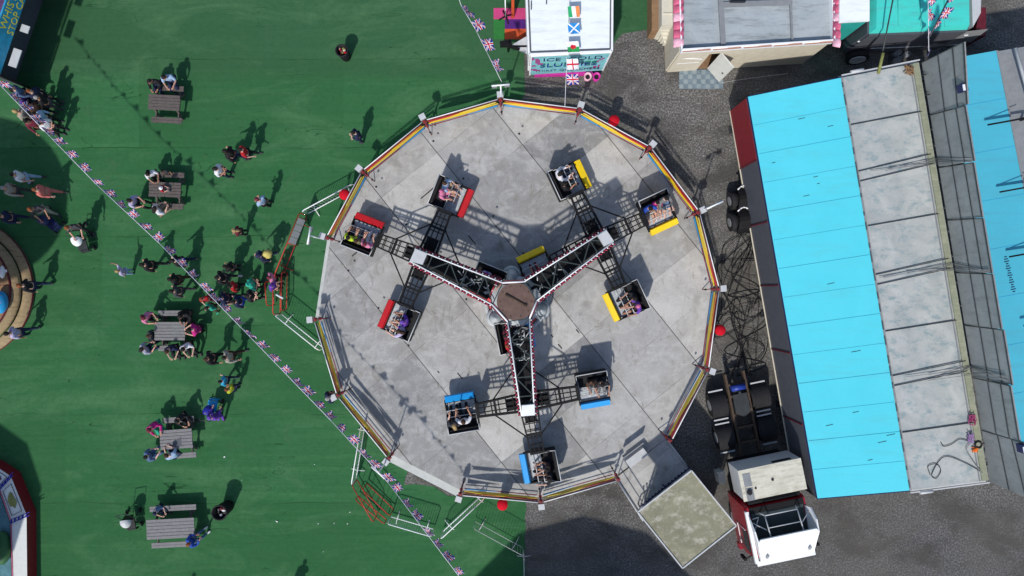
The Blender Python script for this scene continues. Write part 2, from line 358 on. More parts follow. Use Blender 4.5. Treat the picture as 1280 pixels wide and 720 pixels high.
# ------------------------------------------------------------------ ground
g=MB(); g.add([(-90,-90,0),(90,-90,0),(90,90,0),(-90,90,0)],[(0,1,2,3)]); tag(g.build('ground','gravel'),kind='structure')
tp=[(-900,-600),(815,-600),(815,36),(778,42),(762,60),(655,60),(656,112),(640,140),(560,300),(560,560),(561,598),(512,594),(497,560),(500,640),(560,640),(657,622),(657,1200),(-900,1200)]
tp=[(-900,-600),(815,-600),(815,36),(778,42),(762,60),(655,60),(656,118),(600,200),(540,400),(520,560),(508,585),(560,620),(600,622),(656,622),(658,634),(656,648),(657.5,660),(655.5,671),(656.5,684),(655,698),(657,709),(656,722),(656,1200),(-900,1200)]
g=MB(); g.prism(poly(tp,0),.0,.012); tag(g.build('artificial_lawn','turf'),kind='structure')
# patch of bare gravel by the platform steps
g=MB(); g.prism(poly([(520,590),(562,612),(557,604),(566,606),(552,600),(513,582),(506,590),(508,598),(525,603)],0),.013,.016)
g=MB(); g.prism(poly([(507,596),(505,606),(520,605),(556,610),(566,604),(545,592),(514,580)],.0),.012,.017); tag(g.build('gravel_patch','gravel'),kind='structure')
# ================================================================== the ride platform
ZD=.5
V16=[(626,131.5),(534,158),(459,219),(416,299),(401,398),(429,490),(491,566),(577,610),(675,619),(769,592),(832,545),(877,459),(890,361),(866,268),(807,190),(722,143.5)]
VW=[P(a,b,ZD) for a,b in V16]; C0=sum(VW,Vector())/16
VO=[C0+(v-C0)*1.012 for v in VW]
dk=thing('ride_platform','large sixteen-sided grey steel platform of bolted plates under the spinning ride','platform',(C0.x,C0.y,0))
g=MB(); g.prism([(v.x,v.y) for v in VO],.38,ZD); g.build('deck','deck_plate',dk)
g=MB()
for i in range(16):
    a,b=VO[i],VO[(i+1)%16]; 
    for t in (0,.5): 
        p=a.lerp(b,t); p=C0+(p-C0)*.985; g.beam((p.x,p.y,.38),(p.x,p.y,.02),.05,8)
for k in range(8):
    t=math.pi*k/8; dd=Vector((math.cos(t),math.sin(t),0))*8.0
    g.beam(C0+dd+Vector((0,0,.3-C0.z)),C0-dd+Vector((0,0,.3-C0.z)),.07,4)
g.build('underframe','dark_steel',dk)
def strip(a,b,w,z0,z1,name,m):
    a=Vector((a.x,a.y,0)); b=Vector((b.x,b.y,0)); n=(b-a).cross(Vector((0,0,1))).normalized()
    if n.dot((a+b)/2-Vector((C0.x,C0.y,0)))<0: n=-n
    g=MB(); a=a+n*.005; b=b+n*.005; g.prism([(a.x,a.y),(b.x,b.y),((b+n*w).x,(b+n*w).y),((a+n*w).x,(a+n*w).y)],z0,z1); return g.build(name,m,dk)
strip(VO[6],VO[7],.36,.0,.33,'step','step_grey'); strip(VO[3],VO[4],.16,.0,.40,'step','step_grey')
strip(VO[4].lerp(VO[3],.02),VO[4].lerp(VO[5],.02),.1,.2,.42,'edge_trim','step_grey')
# extension to the pay booth
g=MB(); g.prism(poly([(771,597),(832.5,548.5),(872,600),(805,650)],ZD),.36,.497); g.build('side_deck','deck_plate',dk)
g=MB(); a,b=P(771,599,.5),P(798,641,.5); g.beam(a+Vector((0,0,.06)),b+Vector((0,0,.06)),.04,6); g.beam(a,a+Vector((0,0,1.0)),.025); g.beam(b,b+Vector((0,0,1.0)),.025); g.beam(a+Vector((0,0,1.0)),b+Vector((0,0,1.0)),.025); g.beam(a+Vector((0,0,.55)),b+Vector((0,0,.55)),.02)
a,b=P(834,550,.5),P(863,588,.5); g.beam(a+Vector((0,0,.06)),b+Vector((0,0,.06)),.035,6); g.build('hand_rail','pale_grey',dk)
# hatch slots and bolts on the deck
g=MB()
for px,py,a,l in ((590,300,-50,.5),(536,240,40,.9),(575,470,-50,.35),(548,465,-50,.12),(445,316,42,.45),(722,414,-50,.2),(700,433,-50,.25),(690,420,-50,.14),(706,455,-50,.16)):
    g.box(P(px,py,ZD)+Vector((0,0,.006)),(l,.045,.006),math.radians(a))
for o in (131,222,312,400):
    for t in range(-3,4):
        x=o*.78+ (480+t*59)*.625; y=-o*.625+(480+t*59)*.78
        if (x-645)**2+(y-376)**2<225**2: g.cyl(P(x,y,ZD),.05,ZD+.001,ZD+.008,8)
g.build_each('bolt','black',dk)
# steel locker on the side deck
t=thing('steel_locker','low pale metal locker with open lid on the platform corner beside the booth','locker',tuple(PXY(794,570,ZD))+(ZD,),0)
g=MB(); c=P(795,571,ZD+.2); g.box((c.x,c.y,ZD+.2),(.95,.36,.4),math.radians(37)); g.build('box','pale_grey',t)
g=MB(); c=P(791,562,ZD+.5); g.box((c.x,c.y,ZD+.52),(1.05,.05,.34),math.radians(37)); g.build('lid','mid_grey',t)
# ================================================================== safety fence
fn=thing('safety_fence','red, yellow and blue swoosh-panelled safety fence around the ride platform edge','fence',(C0.x,C0.y,ZD))
gaps={3,6,9}
def swoosh(i,a,b):
    a=a.copy(); b=b.copy(); L=(b-a); ln=L.length; u=L.normalized(); n=Vector((0,0,1)).cross(u); 
    if n.dot(C0-a)<0: n=-n
    a+=u*.12; ln-=.24
    fr=MB()
    for z in (.14,1.02): fr.beam(a+Vector((0,0,z)),a+u*ln+Vector((0,0,z)),.022)
    tr=MB(); off=-n*.03; tr.beam(a+off+Vector((0,0,1.07)),a+u*ln+off+Vector((0,0,1.07)),.02)
    def sheet(pts,mi,dd):
        m_=MB(); k=len(pts)//2
        f=[a+u*(x*ln)+Vector((0,0,z))+n*dd for x,z in pts]; bk=[p+n*.014 for p in f]
        k=len(pts); m_.add(f+bk,[tuple(range(k)),tuple(range(k,2*k))[::-1]]+[(i,(i+1)%k,k+(i+1)%k,k+i) for i in range(k)],0)
        return m_
    top=[(x/12,.60+.22*max(0,math.sin(math.pi*min(1,x/12*1.05)))**.8) for x in range(0,13)]
    lo=[(x/12,.50-.10*math.sin(math.pi*x/12)) for x in range(12,-1,-1)]
    flip=i in (0,1,2,4,5,7,8)
    fx=lambda P_: [(1-x,z) for x,z in P_] if flip else P_
    frame=fr.build('rail','post_red',fn); tr.build('top_rail','white_paint',fn)
    y=sheet(fx(top+lo),0,0).build('panel',['yellow_paint'],fn)
    sheet(fx([(0,.98),(.05,.99),(.45,.90),(.3,.78),(.02,.80)]),0,.02).build('red_swoosh','red_paint' if i not in (2,4) else 'orange_paint',y)
    sheet(fx([(.55,.26),(.98,.18),(.99,.38),(.8,.34)]),0,.02).build('blue_swoosh','sky_paint',y)
    sheet(fx([(.5,.93),(.96,.97),(.98,.86),(.7,.84)]),0,.025).build('pale_swoosh','orange_paint' if i%2 else 'pale_yellow',y)
for i in range(16):
    if i in gaps: continue
    swoosh(i,VW[i]+(C0-VW[i]).normalized()*.04,VW[(i+1)%16]+(C0-VW[(i+1)%16]).normalized()*.04)
for i in range(16):
    p=VW[i]+(C0-VW[i]).normalized()*.05; rz=math.atan2((p-C0).y,(p-C0).x); o=(p-C0).normalized()
    g=MB(); g.beam(p,p+Vector((0,0,1.14)),.04,8); g.box(p+Vector((0,0,1.0)),(.12,.16,.10),rz); g.box(p+Vector((0,0,.35)),(.10,.14,.06),rz)
    g.beam(p+Vector((0,0,.7)),p-o*.38+Vector((0,0,.03)),.02)
    po=g.build('post','post_red',fn)
    if i!=10 and i!=9:
        g=MB(); g.box(p+o*.22+Vector((0,0,.98)),(.24,.26,.22),rz); g.build('lamp_box','pale_grey',po)
    g=MB(); g.cyl(p-o*.38,.045,ZD,ZD+.05,10); g.build('foot','black',po)
# ------------------------------------------------------------------ tall T-head lamps
def tlamp(px,py,tx,ty,ang,label):
    b=P(px,py,ZD); top=P(tx,ty,3.0); t=thing('floodlight_mast',label,'lamp',tuple(b),0,'floodlight masts on the ride fence')
    g=MB(); g.beam(b,Vector((b.x,b.y,3.0)),.03,8); g.build('pole','white_paint',t)
    g=MB(); u=Vector((math.cos(math.radians(ang)),math.sin(math.radians(ang)),0)); c=Vector((b.x,b.y,3.02)); g.beam(c-u*.36,c+u*.36,.035,6); g.build('cross_bar','white_paint',t)
    g=MB()
    for s in (-.25,.25): g.box(c+u*s-Vector((0,0,.1)),(.2,.12,.14),math.radians(ang))
    g.build('lamp_head','mid_grey',t)
tlamp(627,128,627,102,5,'thin white floodlight mast with T-shaped head at the top corner of the ride fence')
tlamp(408,300,389,298,80,'thin white floodlight mast beside the open entrance corner of the ride platform')
tlamp(487,571,469,592,-42,'white floodlight mast at the lower left fence corner by the bunting')
tlamp(872,265,893,258,25,'thin pale floodlight mast at the right side of the fence, near the trailer wheels')
# ------------------------------------------------------------------ red drums outside the fence
for px,py,l in ((768,150,'red round-topped tub outside the fence above the yellow cars'),(430,243,'red round-topped tub behind the white barrier at the left of the platform'),(901,413,'red round-topped tub beside the black cable tangle'),(628,632,'red round-topped tub on the green lawn below the platform')):
    p=P(px,py,1.35); t=thing('red_tub',l,'tub',(p.x,p.y,0),0,'red tubs standing around the ride platform')
    g=MB(); g.cyl((p.x,p.y,0),.15,0,1.15,16,0,.19); g.build('body','navy',t)
    g=MB(); g.lathe((p.x,p.y,0),[(.225,1.12),(.225,1.30),(.2,1.34),(.0,1.38)],18); g.lathe((p.x,p.y,0),[(.0,1.12),(.225,1.12)],18); g.build('lid','bright_red',t)
# ================================================================== the ride
CZ=3.3
mat('skirt_red',(.045,.008,.014),.5)
rc=P(644.5,377,CZ); rd=thing('spinning_ride','three-boom spinning fairground ride with red, yellow and blue tub cars','fairground ride',(rc.x,rc.y,ZD))
# centre drum
bc=P(645,376,1.0); g=MB(); g.cyl((bc.x,bc.y,0),1.05,ZD,1.5,40); g.lathe((bc.x,bc.y,0),[(1.38,ZD),(1.38,.95),(1.3,1.0),(1.2,.97),(1.2,ZD)],48); g.lathe((bc.x,bc.y,0),[(1.05,1.5),(.6,1.7),(.55,2.9),(0,2.9)],32); g.build('centre_drum','drum_grey',rd)
for a in (100,220,340):
    g=MB(); u=Vector((math.cos(math.radians(a)),math.sin(math.radians(a)),0)); c=Vector((bc.x,bc.y,0))+u*1.1
    g.lathe((c.x,c.y,0),[(.42,1.0),(.40,1.25),(.30,1.3)],20); 
    g.lathe((c.x,c.y,0),[(.32,ZD),(.30,1.0),(.26,1.5),(.13,1.9),(.03,2.05),(0,2.06)],18); g.build('fairing_cone','drum_grey',rd)
g=MB(); g.path([Vector((bc.x,bc.y,0))+Vector((1.12*math.cos(t/20*math.pi*2),1.12*math.sin(t/20*math.pi*2),1.1)) for t in range(21)],.05); g.build('drum_ring','pipe_red',rd)
# top plate
g=MB(); g.cyl((rc.x,rc.y,0),.74,3.08,3.24,36); tp=g.build('hub_plate','hub_brown',rd)
g=MB(); a,b=P(632,368,3.3),P(657,382,3.3); g.beam((a.x,a.y,3.27),(b.x,b.y,3.27),.05,6); g.ball((b.x,b.y,3.28),.07); g.build('grab_bar','rust_steel',tp)
g=MB()
for k in range(10): g.cyl((rc.x+.62*math.cos(k*.628),rc.y+.62*math.sin(k*.628),0),.03,3.24,3.26,8)
g.build_each('bolt','rust_steel',tp)
# booms: (outer edge top px left/right at centre and at the end)
BO=[dict(c=[(628,353.5),(615.5,381)],e=[(518.5,311),(512,326.5)],cap=[(519,311),(534,317),(528,331),(512,326.5)],hub=(531,323)),
    dict(c=[(671,376),(655.5,352)],e=[(767,302),(758,287)],cap=[(758,287.5),(767.5,301.5),(755.5,308),(747,294.5)],hub=(748,300)),
    dict(c=[(634.5,402),(662,398)],e=[(652,520),(668,519)],cap=[(652,507),(668.3,505.5),(668.5,519),(652,520.5)],hub=(659.5,502.5))]
for k,B in enumerate(BO):
    cl,cr=[P(a,b,CZ) for a,b in B['c']]; el_,er=[P(a,b,CZ) for a,b in B['e']]; ax=((el_+er)/2-(cl+cr)/2).normalized()
    dz=Vector((0,0,.55))
    g=MB(); 
    for s0,s1 in ((cl,el_),(cr,er)):
        g.beam(s0,s1,.026,6,0); g.beam(s0-dz,s1-dz*.7,.05,4,1)
    bo=g.build('boom',['white_paint','truss_green'],rd)
    g=MB(); n=5
    for i in range(n+1):
        t=i/n; a=cl.lerp(el_,t)-Vector((0,0,.08)); b=cr.lerp(er,t)-Vector((0,0,.08)); g.beam(a,b,.03,4)
        g.beam(a,a-dz*.8,.03,4); g.beam(b,b-dz*.8,.03,4)
        if i<n:
            t2=(i+1)/n; a2=cl.lerp(el_,t2)-Vector((0,0,.08)); b2=cr.lerp(er,t2)-Vector((0,0,.08))
            if i%2: g.beam(a,b2,.032,4)
            else: g.beam(b,a2,.032,4)
    g.build('lattice','truss_green',bo)
    # dark machinery trough under the lattice
    g=MB(); za=CZ-.72; q=[cl.lerp(el_,.02),cl.lerp(el_,.98),cr.lerp(er,.98),cr.lerp(er,.02)]; ce=sum(q,Vector())/4
    g.prism([((p-(p-ce)*.12).x,(p-(p-ce)*.12).y) for p in q],za-.1,za); g.build('under_tray','black_paint',bo)
    g=MB(); rr=random.Random(k)
    for i in range(26 if k!=1 else 12):
        t=rr.uniform(.05,.45 if k!=1 else .6); s=rr.uniform(.2,.8); p=cl.lerp(el_,t).lerp(cr.lerp(er,t),s); p.z=za+.12+rr.random()*.15; a=rr.uniform(0,6.3); l=rr.uniform(.08,.28)
        g.beam(p,p+Vector((math.cos(a)*l,math.sin(a)*l,rr.uniform(-.05,.1))),rr.uniform(.012,.03),5)
    g.build('cables','metal_plate',bo)
    # splayed skirts with bulbs
    for s0,s1,o0 in ((cl,el_,cr),(cr,er,cl)):
        u=(s1-s0).normalized(); n_=Vector((0,0,1)).cross(u); 
        if n_.dot(s0-o0)<0: n_=-n_
        sk=n_*.10-Vector((0,0,.30)); tk=n_*.02
        g=MB(); vs=[s0+tk,s1+tk,s1+tk+sk,s0+tk+sk]; vs+= [v-n_*.02 for v in vs]
        g.add(vs,[(0,1,2,3),(7,6,5,4),(0,4,5,1),(2,6,7,3),(1,5,6,2),(0,3,7,4)]); skm=bo; g.build('skirt','skirt_red',bo)
        g=MB(); L=(s1-s0).length; m_=int(L/.13)
        for i in range(m_):
            p=s0+u*(L*(i+.5)/m_)+n_*.055-Vector((0,0,.05)); g.ball(p,.036,6,i%2)
            p=s0+u*(L*(i+1)/m_)+n_*.11-Vector((0,0,.2)); g.ball(p,.034,6,1)
        g.build('light_strip',['bulb_white','bulb_red'],skm)['kind']='stuff'
    g=MB(); g.prism([PXY(a,b,CZ+.1) for a,b in B['cap']],CZ-.12,CZ+.1); g.build('end_cap','pale_grey' if k<2 else 'white_paint',bo)
# linking rim of white rail round the hub
g=MB()
for (a,b) in (((628,353.5),(655.5,352)),((671,376),(662,398)),((634.5,402),(615.5,381))): g.beam(P(*a,CZ),P(*b,CZ),.035,6,0); g.beam(P(*a,CZ-.25),P(*b,CZ-.25),.12,4,1)
g.build_each('hub_rim',['white_paint','maroon'],rd)
# ------------------------------------------------------------------ cars and arms
ZA=1.9   # arm height
def make_arm():
    """local: hub at origin, arm runs along +X to radius 2.2"""
    g=MB(); L0,L1=.28,2.12; zs=(0,-.30); W0,W1=.36,.26
    for z in zs:
        for s in (-1,1):
            g.beam((L0,s*W0,z),(L1,s*W1,z),.046 if z==0 else .03,4)
            
            if z==0: g.beam((L0,s*W0*.34,z),(L1,s*W1*.34,z),.03,4)
        for i in range(7):
            x=L0+(L1-L0)*i/6; w_=W0+(W1-W0)*i/6; g.beam((x,-w_,z),(x,w_,z),.024,4)
            if i%2==0: g.beam((x,-w_,0),(x,-w_,-.30),.024,4); g.beam((x,w_,0),(x,w_,-.30),.024,4)
            if i==0 and z==0: g.beam((x,-w_,z),(x+.3,w_*.9,z),.02,4)
    g.box((.62,0,-.1),(.5,.5,.06)); g.box((1.35,0,-.03),(.10,.6,.09))
    g.box((2.12,0,-.3),(.10,.62,.7))
    return g
carcol=['red_paint','yellow_paint','blue_bright']
mat('car_blue',(.012,.30,.72),.4,var=.08); carcol[2]='car_blue'
def make_car(col,parent):
    """local: origin centre of the tub at deck height, faces +Y, X is radial; inner side at -X"""
    g=MB(); w=.62
    g.prism([(-w,-.70),(w,-.70),(w+.01,-.1),(w,.38),(-w,.38),(-w-.01,-.1)],.30,.40)
    # side walls tall at the back
    for s in (-1,1):
        x=s*(w+.02)
        vs=[(x-.02,-.72,.40),(x-.02,.0,.40),(x-.02,.0,.72),(x-.02,-.30,1.0),(x-.02,-.72,1.12)]; vs+=[(a+.04,b,c) for a,b,c in vs]
        g.add(vs,[(0,1,2,3,4)[::-1],(5,6,7,8,9),(0,1,6,5),(1,2,7,6),(2,3,8,7),(3,4,9,8),(4,0,5,9)])
    g.box((0,-.73,.76),(w*2+.06,.06,.75))
    for s in (-1,1): g.box((s*(w+.02),.30,.50),(.045,.62,.22))
    g.box((0,.49,.46),(w*2+.06,.05,.2))
    g.beam((0,-.1,-.02+.1),(0,-.1,.32),.16,8)
    car=g.build('car','black_paint',parent,loc=(0,0,0))
    g=MB(); g.box((0,-.42,.55),(w*2-.06,.42,.28)); g.box((0,-.64,.80),(w*2-.06,.12,.5),rot=Matrix.Rotation(.12,3,'X')); g.build('seat','black_rubber',car,loc=(0,0,0))
    g=MB(); g.box((0,.17,.412),(w*2-.08,.56,.02)); 
    for i in range(5): g.box((0,-.05+i*.11,.428),(w*2-.1,.012,.012))
    g.build('floor_plate','metal_plate',car,loc=(0,0,0))
    g=MB(); prof=[(.50,.30),(.76,.36),(.80,.50),(.76,.62),(.56,.66),(.50,.56)]
    vs=[(-w,y,z) for y,z in prof]+[(w,y,z) for y,z in prof]; k=len(prof)
    g.add(vs,[tuple(range(k))[::-1],tuple(range(k,2*k))]+[(i,(i+1)%k,k+(i+1)%k,k+i)[::1] for i in range(k)]); g.build('footboard',col,car,loc=(0,0,0))
    g=MB()
    g.path([(-w,-.5,.98),(-w+.02,-.08,.92),(w-.02,-.08,.92),(w,-.5,.98)],.021); g.path([(-w,.0,.5),(-w+.02,.18,.80),(w-.02,.18,.80),(w,.0,.5)],.019)
    g.build('lap_bar','pale_grey',car,loc=(0,0,0))
    g=MB(); g.path([(-w-.03,-.1,.85),(-w-.03,-.74,1.15),(w+.03,-.74,1.15),(w+.03,-.1,.85)],.02); g.build('back_rail','pale_grey',car,loc=(0,0,0))
    return car
arm_me=None; CARS=[]
angs=[(67.4,158.6,247,338),(115,25,-65,205),(10,-79,190,101)]
rd_loc=rd.location
protoc={}
ZC=.62  # tub origin height above world (deck .5)
for k,B in enumerate(BO):
    h=P(*B['hub'],ZA); 
    g=MB(); g.cyl((h.x,h.y,0),.40,1.55,2.3,20,0); g.cyl((h.x,h.y,0),.30,2.3,3.2,14,0); g.box((h.x,h.y,2.0),(.75,.75,.16),math.radians(angs[k][0])); g.build('hub','black_paint',rd)
    for a in angs[k]:
        ar=math.radians(a)
        if arm_me is None:
            o=make_arm().build('arm','black_paint',rd,loc=(0,0,0)); arm_me=o
        else: o=arm_me.copy(); COL.objects.link(o)
        o.location=Vector((h.x,h.y,ZA))-rd_loc; o.rotation_euler=(0,0,ar)
        cpx=B['hub'][0]+math.cos(ar)*84; cpy=B['hub'][1]-math.sin(ar)*84; c=P(cpx,cpy,1.55)
        if k not in protoc: car=make_car(carcol[k],rd); protoc[k]=car
        else: car=copy_tree(protoc[k],rd)
        f=ar-math.pi/2; f=f-math.pi/2   # facing angle minus 90 = rotation
        f=math.radians({0:a-90,1:a-90,2:a-90}[k])-math.pi/2
        car.location=Vector((c.x,c.y,ZC))-rd_loc; car.rotation_euler=(0,0,f); CARS.append((k,a,Vector((c.x,c.y,ZC)),f))
    # tie rods between the arms
    aa=sorted([x%360 for x in angs[k]]); g=MB()
    for i in range(4):
        u1=math.radians(aa[i]); u2=math.radians(aa[(i+1)%4]); p=lambda u:Vector((h.x+1.42*math.cos(u),h.y+1.42*math.sin(u),ZA-.03))
        w1=p(u1)+Vector((-math.sin(u1),math.cos(u1),0))*.3; w2=p(u2)-Vector((-math.sin(u2),math.cos(u2),0))*.3
        g.beam(w1,w2,.03,6)
    g.build('tie_rod','black_paint',rd)
# ================================================================== booth
bz=2.8; rp=[(797,640),(864,588),(920,657),(853,710)]; R4=[P(a,b,bz) for a,b in rp]; bc=sum(R4,Vector())/4
t=thing('pay_booth','square control booth with dirty olive roof and dark window facing the ride','booth',(bc.x,bc.y,0))
g=MB(); g.prism([(p.x,p.y) for p in R4],bz-.08,bz); rf=g.build('roof','roof_olive',t)
g=MB()
for i in range(4): g.beam(R4[i]+Vector((0,0,.02)),R4[(i+1)%4]+Vector((0,0,.02)),.035,4)
for i in range(5):
    p=R4[0].lerp(R4[1],.1+.2*i); g.box(p,(.14,.06,.07),math.radians(38))
g.build('roof_trim','pale_grey',rf)
ins=[bc+(p-bc)*.93 for p in R4]; sh_=(R4[3]-R4[0]).normalized()*.75; ins[0]=ins[0]+sh_; ins[1]=ins[1]+sh_
g=MB(); g.prism([(p.x,p.y) for p in ins],.0,.95); g.build('lower_wall','wall_grey',t)
g=MB()
for p in ins: g.beam((p.x,p.y,.95),(p.x,p.y,bz-.08),.05,4)
g.build_each('corner_post','mid_grey',t)
inn=[bc+(p-bc)*.90 for p in R4]; inn[0]=inn[0]+sh_; inn[1]=inn[1]+sh_
g=MB()
for i in range(1,4):
    a,b=inn[i],inn[(i+1)%4]; n=(b-a).cross(Vector((0,0,1))).normalized()*.03
    g.prism([(a.x,a.y),(b.x,b.y),((b+n).x,(b+n).y),((a+n).x,(a+n).y)],.95,bz-.09)
g.build('window','glass_dark',t)
g=MB()
a,b=P(800,634,.95),P(862,585,.95)
g.beam(a,b,.03,4)
for e in (0,.5,1): p=a.lerp(b,e); g.beam((p.x,p.y,.5),(p.x,p.y,.95),.03,5)
for i in range(14):
    p=a.lerp(b,.06+i*.066); g.beam((p.x,p.y,.95),(p.x-.07,p.y+.09,1.12),.025,5); g.ball((p.x-.07,p.y+.09,1.14),.045,6)
g.build('control_desk','navy',t)
# ================================================================== long trailer stall on the right
def seg(g,a,b,r,n=4,mi=0): g.beam(a,b,r,n,mi)
def vwall(g,a,b,z0,z1,th=.06,mi=0):
    a=Vector((a[0],a[1],0)); b=Vector((b[0],b[1],0)); n=(b-a).cross(Vector((0,0,1))).normalized()*th
    g.prism([(a.x,a.y),(b.x,b.y),((b+n).x,(b+n).y),((a+n).x,(a+n).y)],z0,z1,mi)
zr=3.0
A=[P(*p,zr) for p in ((935,121),(1052,97),(1138,613),(1022,623))]; Bq=[P(*p,zr) for p in ((1052,97),(1149,78),(1236,600),(1138,613))]
st=thing('game_stall','long trailer stall with bright blue roof strip beside a dirty grey roof','fairground stall',(A[3].x,A[3].y,0))
L=lambda q,t,e,z=None: (lambda v: Vector((v.x,v.y,v.z if z is None else z)))((q[0].lerp(q[1],e)).lerp(q[3].lerp(q[2],e),t))
g=MB(); g.prism([(p.x,p.y) for p in A],zr-.07,zr); ar=g.build('awning_roof','roof_blue',st)
g=MB()
for i in range(1,14):
    t=i/14; a=L(A,t,.01,zr+.004); b=L(A,t,.985,zr+.004); g.beam(a,b,.006 if i%2 else .009,4)
g.build_each('roof_seam','roof_seam',ar)
rr=random.Random(3); g=MB()
for i in range(14):
    t=rr.uniform(.05,.95); e=rr.choice([rr.uniform(.6,.9),rr.uniform(.1,.9)]); a=L(A,t,e,zr+.006); a2=a+Vector((.9,.2,0)).normalized()*rr.uniform(.08,.35); g.beam(a,a2,.011,4)
g.build_each('scuff_mark','dark_steel',ar)
# edge of the roof
g=MB(); g.beam(A[0]+Vector((-.02,0,-.03)),A[3]+Vector((-.02,0,-.03)),.035,4); g.beam(A[3]+Vector((0,-.02,-.03)),A[2]+Vector((0,-.02,-.03)),.03,4); g.beam(A[0]+Vector((0,.02,-.03)),A[1]+Vector((0,.02,-.03)),.03,4); g.build('roof_edge','navy',ar)
# grey roof panels
g=MB(); g.prism([(p.x,p.y) for p in Bq],zr-.12,zr-.02); gr=g.build('roof','roof_grey',st)
g=MB()
for t in (.115,.36,.615,.86): seg(g,L(Bq,t,.02,zr+.01),L(Bq,t,.93,zr+.02),.022)
for t in (.24,.49,.735):
    for dt in (-.012,.012): seg(g,L(Bq,t+dt,.0,zr+.02),L(Bq,t+dt-.01,.95,zr+.04),.02)
g.build('roof_batten','dark_steel',gr)
g=MB(); seg(g,L(Bq,0,.885,zr+.0),L(Bq,1,.885,zr+.0),.03); seg(g,L(Bq,0,.0,zr+.0),L(Bq,1,.0,zr+.0),.05); g.build('roof_trim','mid_grey',gr)
dirty('lichen',(.27,.29,.21),(.2,.22,.15),(.38,.37,.28),.8,2)
g=MB(); a,b,c,d_=L(Bq,0,.91,0),L(Bq,0,.985,0),L(Bq,1,.985,0),L(Bq,1,.91,0); g.prism([(p.x,p.y) for p in (a,b,c,d_)],zr-.015,zr+.035); g.build('gutter','lichen',gr)
g=MB()
for i in range(26):
    t=(i+.5)/26+rr.uniform(-.01,.01); g.box(L(A,t,.995,zr+.02),(.04,rr.uniform(.15,.5),.05),math.radians(9.5))
g.build_each('hinge','wall_grey',gr)
# end rails
for nm,t,sg in (('end_rail',0,1),('end_rail',1,-1)):
    g=MB(); o=Vector((0,.09*sg,0)); seg(g,L(Bq,t,0,zr)+o,L(Bq,t,1,zr+.03)+o,.035); seg(g,L(Bq,t,0,zr-.25)+o,L(Bq,t,1,zr-.2)+o,.04); seg(g,L(Bq,t,.12,zr)+o*1.6,L(Bq,t,.28,zr)+o*1.6,.07,8); g.build(nm,'pale_grey',st)
# walls, floor and chassis
Aw=[Vector((p.x,p.y,0)) for p in (A[0],Bq[1],Bq[2],A[3])]; cc=sum(Aw,Vector())/4; Aw=[cc+(p-cc)*.995 for p in Aw]
g=MB(); vwall(g,Aw[3],Aw[0],.95,zr-.08,-.06); vwall(g,Aw[0],Aw[1],.95,zr-.13,-.06); vwall(g,Aw[2],Aw[3],.95,zr-.13,-.06); wl=g.build('wall','wall_grey',st)
g=MB(); o=Vector((-.085,0,0))
a,b=Aw[0]+o,Aw[0].lerp(Aw[3],.155)+o; vwall(g,b,a,.96,zr-.09,.02); g.build('red_panel','wall_red',wl)
g=MB()
for t in (.155,.31,.47,.64,.82): p=Aw[0].lerp(Aw[3],t)+Vector((-.075,0,0)); g.beam((p.x,p.y,.95),(p.x,p.y,zr-.1),.035,4)
g.build_each('rib','maroon',wl)
g=MB(); a,b=Aw[0]+Vector((-.09,0,.95)),Aw[3]+Vector((-.09,0,.95)); g.beam(a,b,.03,4); g.build('sill_rail','cream',wl)
g=MB(); g.prism([(p.x,p.y) for p in Aw],.8,.95); g.build('floor','dark_steel',st)
g=MB(); 
for e in (.2,.5,.8): g.box((Aw[0].lerp(Aw[1],e)+Aw[3].lerp(Aw[2],e))/2+Vector((0,0,.6)),(.15,17,.3),math.radians(9.4))
g.build('chassis','black_paint',st)
for t in (.04,.3,.55,.8,.97):
    g=MB(); 
    for e in (.03,.97):
        p=Aw[0].lerp(Aw[1],e).lerp(Aw[3].lerp(Aw[2],e),t); g.beam((p.x,p.y,0),(p.x,p.y,.8),.06,8); g.box((p.x,p.y,.02),(.3,.3,.04))
    g.build_each('jack_leg','dark_steel',st)
# wheels standing out of the side
for py_,l in ((247,0),(274,0)):
    c=P(931,py_,.9); g=MB(); ax=Vector((1,.16,0)).normalized()
    g.beam(Vector((c.x-.50,c.y-.09,.42)),Vector((c.x-.20,c.y-.04,.42)),.40,28); g.beam(Vector((c.x-.16,c.y-.03,.42)),Vector((c.x+.1,c.y+.02,.42)),.40,28); wh=g.build('wheel','black_rubber',st)
    g=MB(); g.beam(Vector((c.x-.52,c.y-.093,.42)),Vector((c.x-.48,c.y-.086,.42)),.2,18); g.build('rim','mid_grey',wh)
    g=MB(); 
    for i in range(9):
        t0=math.radians(15+150*i/9); t1=math.radians(15+150*(i+1)/9)
        for s in (0,):
            q=lambda t,x,r=.6: Vector((c.x+x,c.y+x*.16+math.cos(t)*r,.55+math.sin(t)*r))
            g.add([q(t0,-.3),q(t1,-.3),q(t1,.25),q(t0,.25),q(t0,-.3,.57),q(t1,-.3,.57),q(t1,.25,.57),q(t0,.25,.57)],[(0,1,2,3),(7,6,5,4),(0,4,5,1),(3,2,6,7)])
    mg=g.build('mudguard','black_paint',st)
    g=MB(); g.path([Vector((c.x-.33+k*.11,c.y+.38-abs(k-2)*0.0+ -0.035*(k-2.5)**2*.8+.12,1.0+.0)) for k in range(7)],.03,6); g.build('white_edge','white_paint',mg)
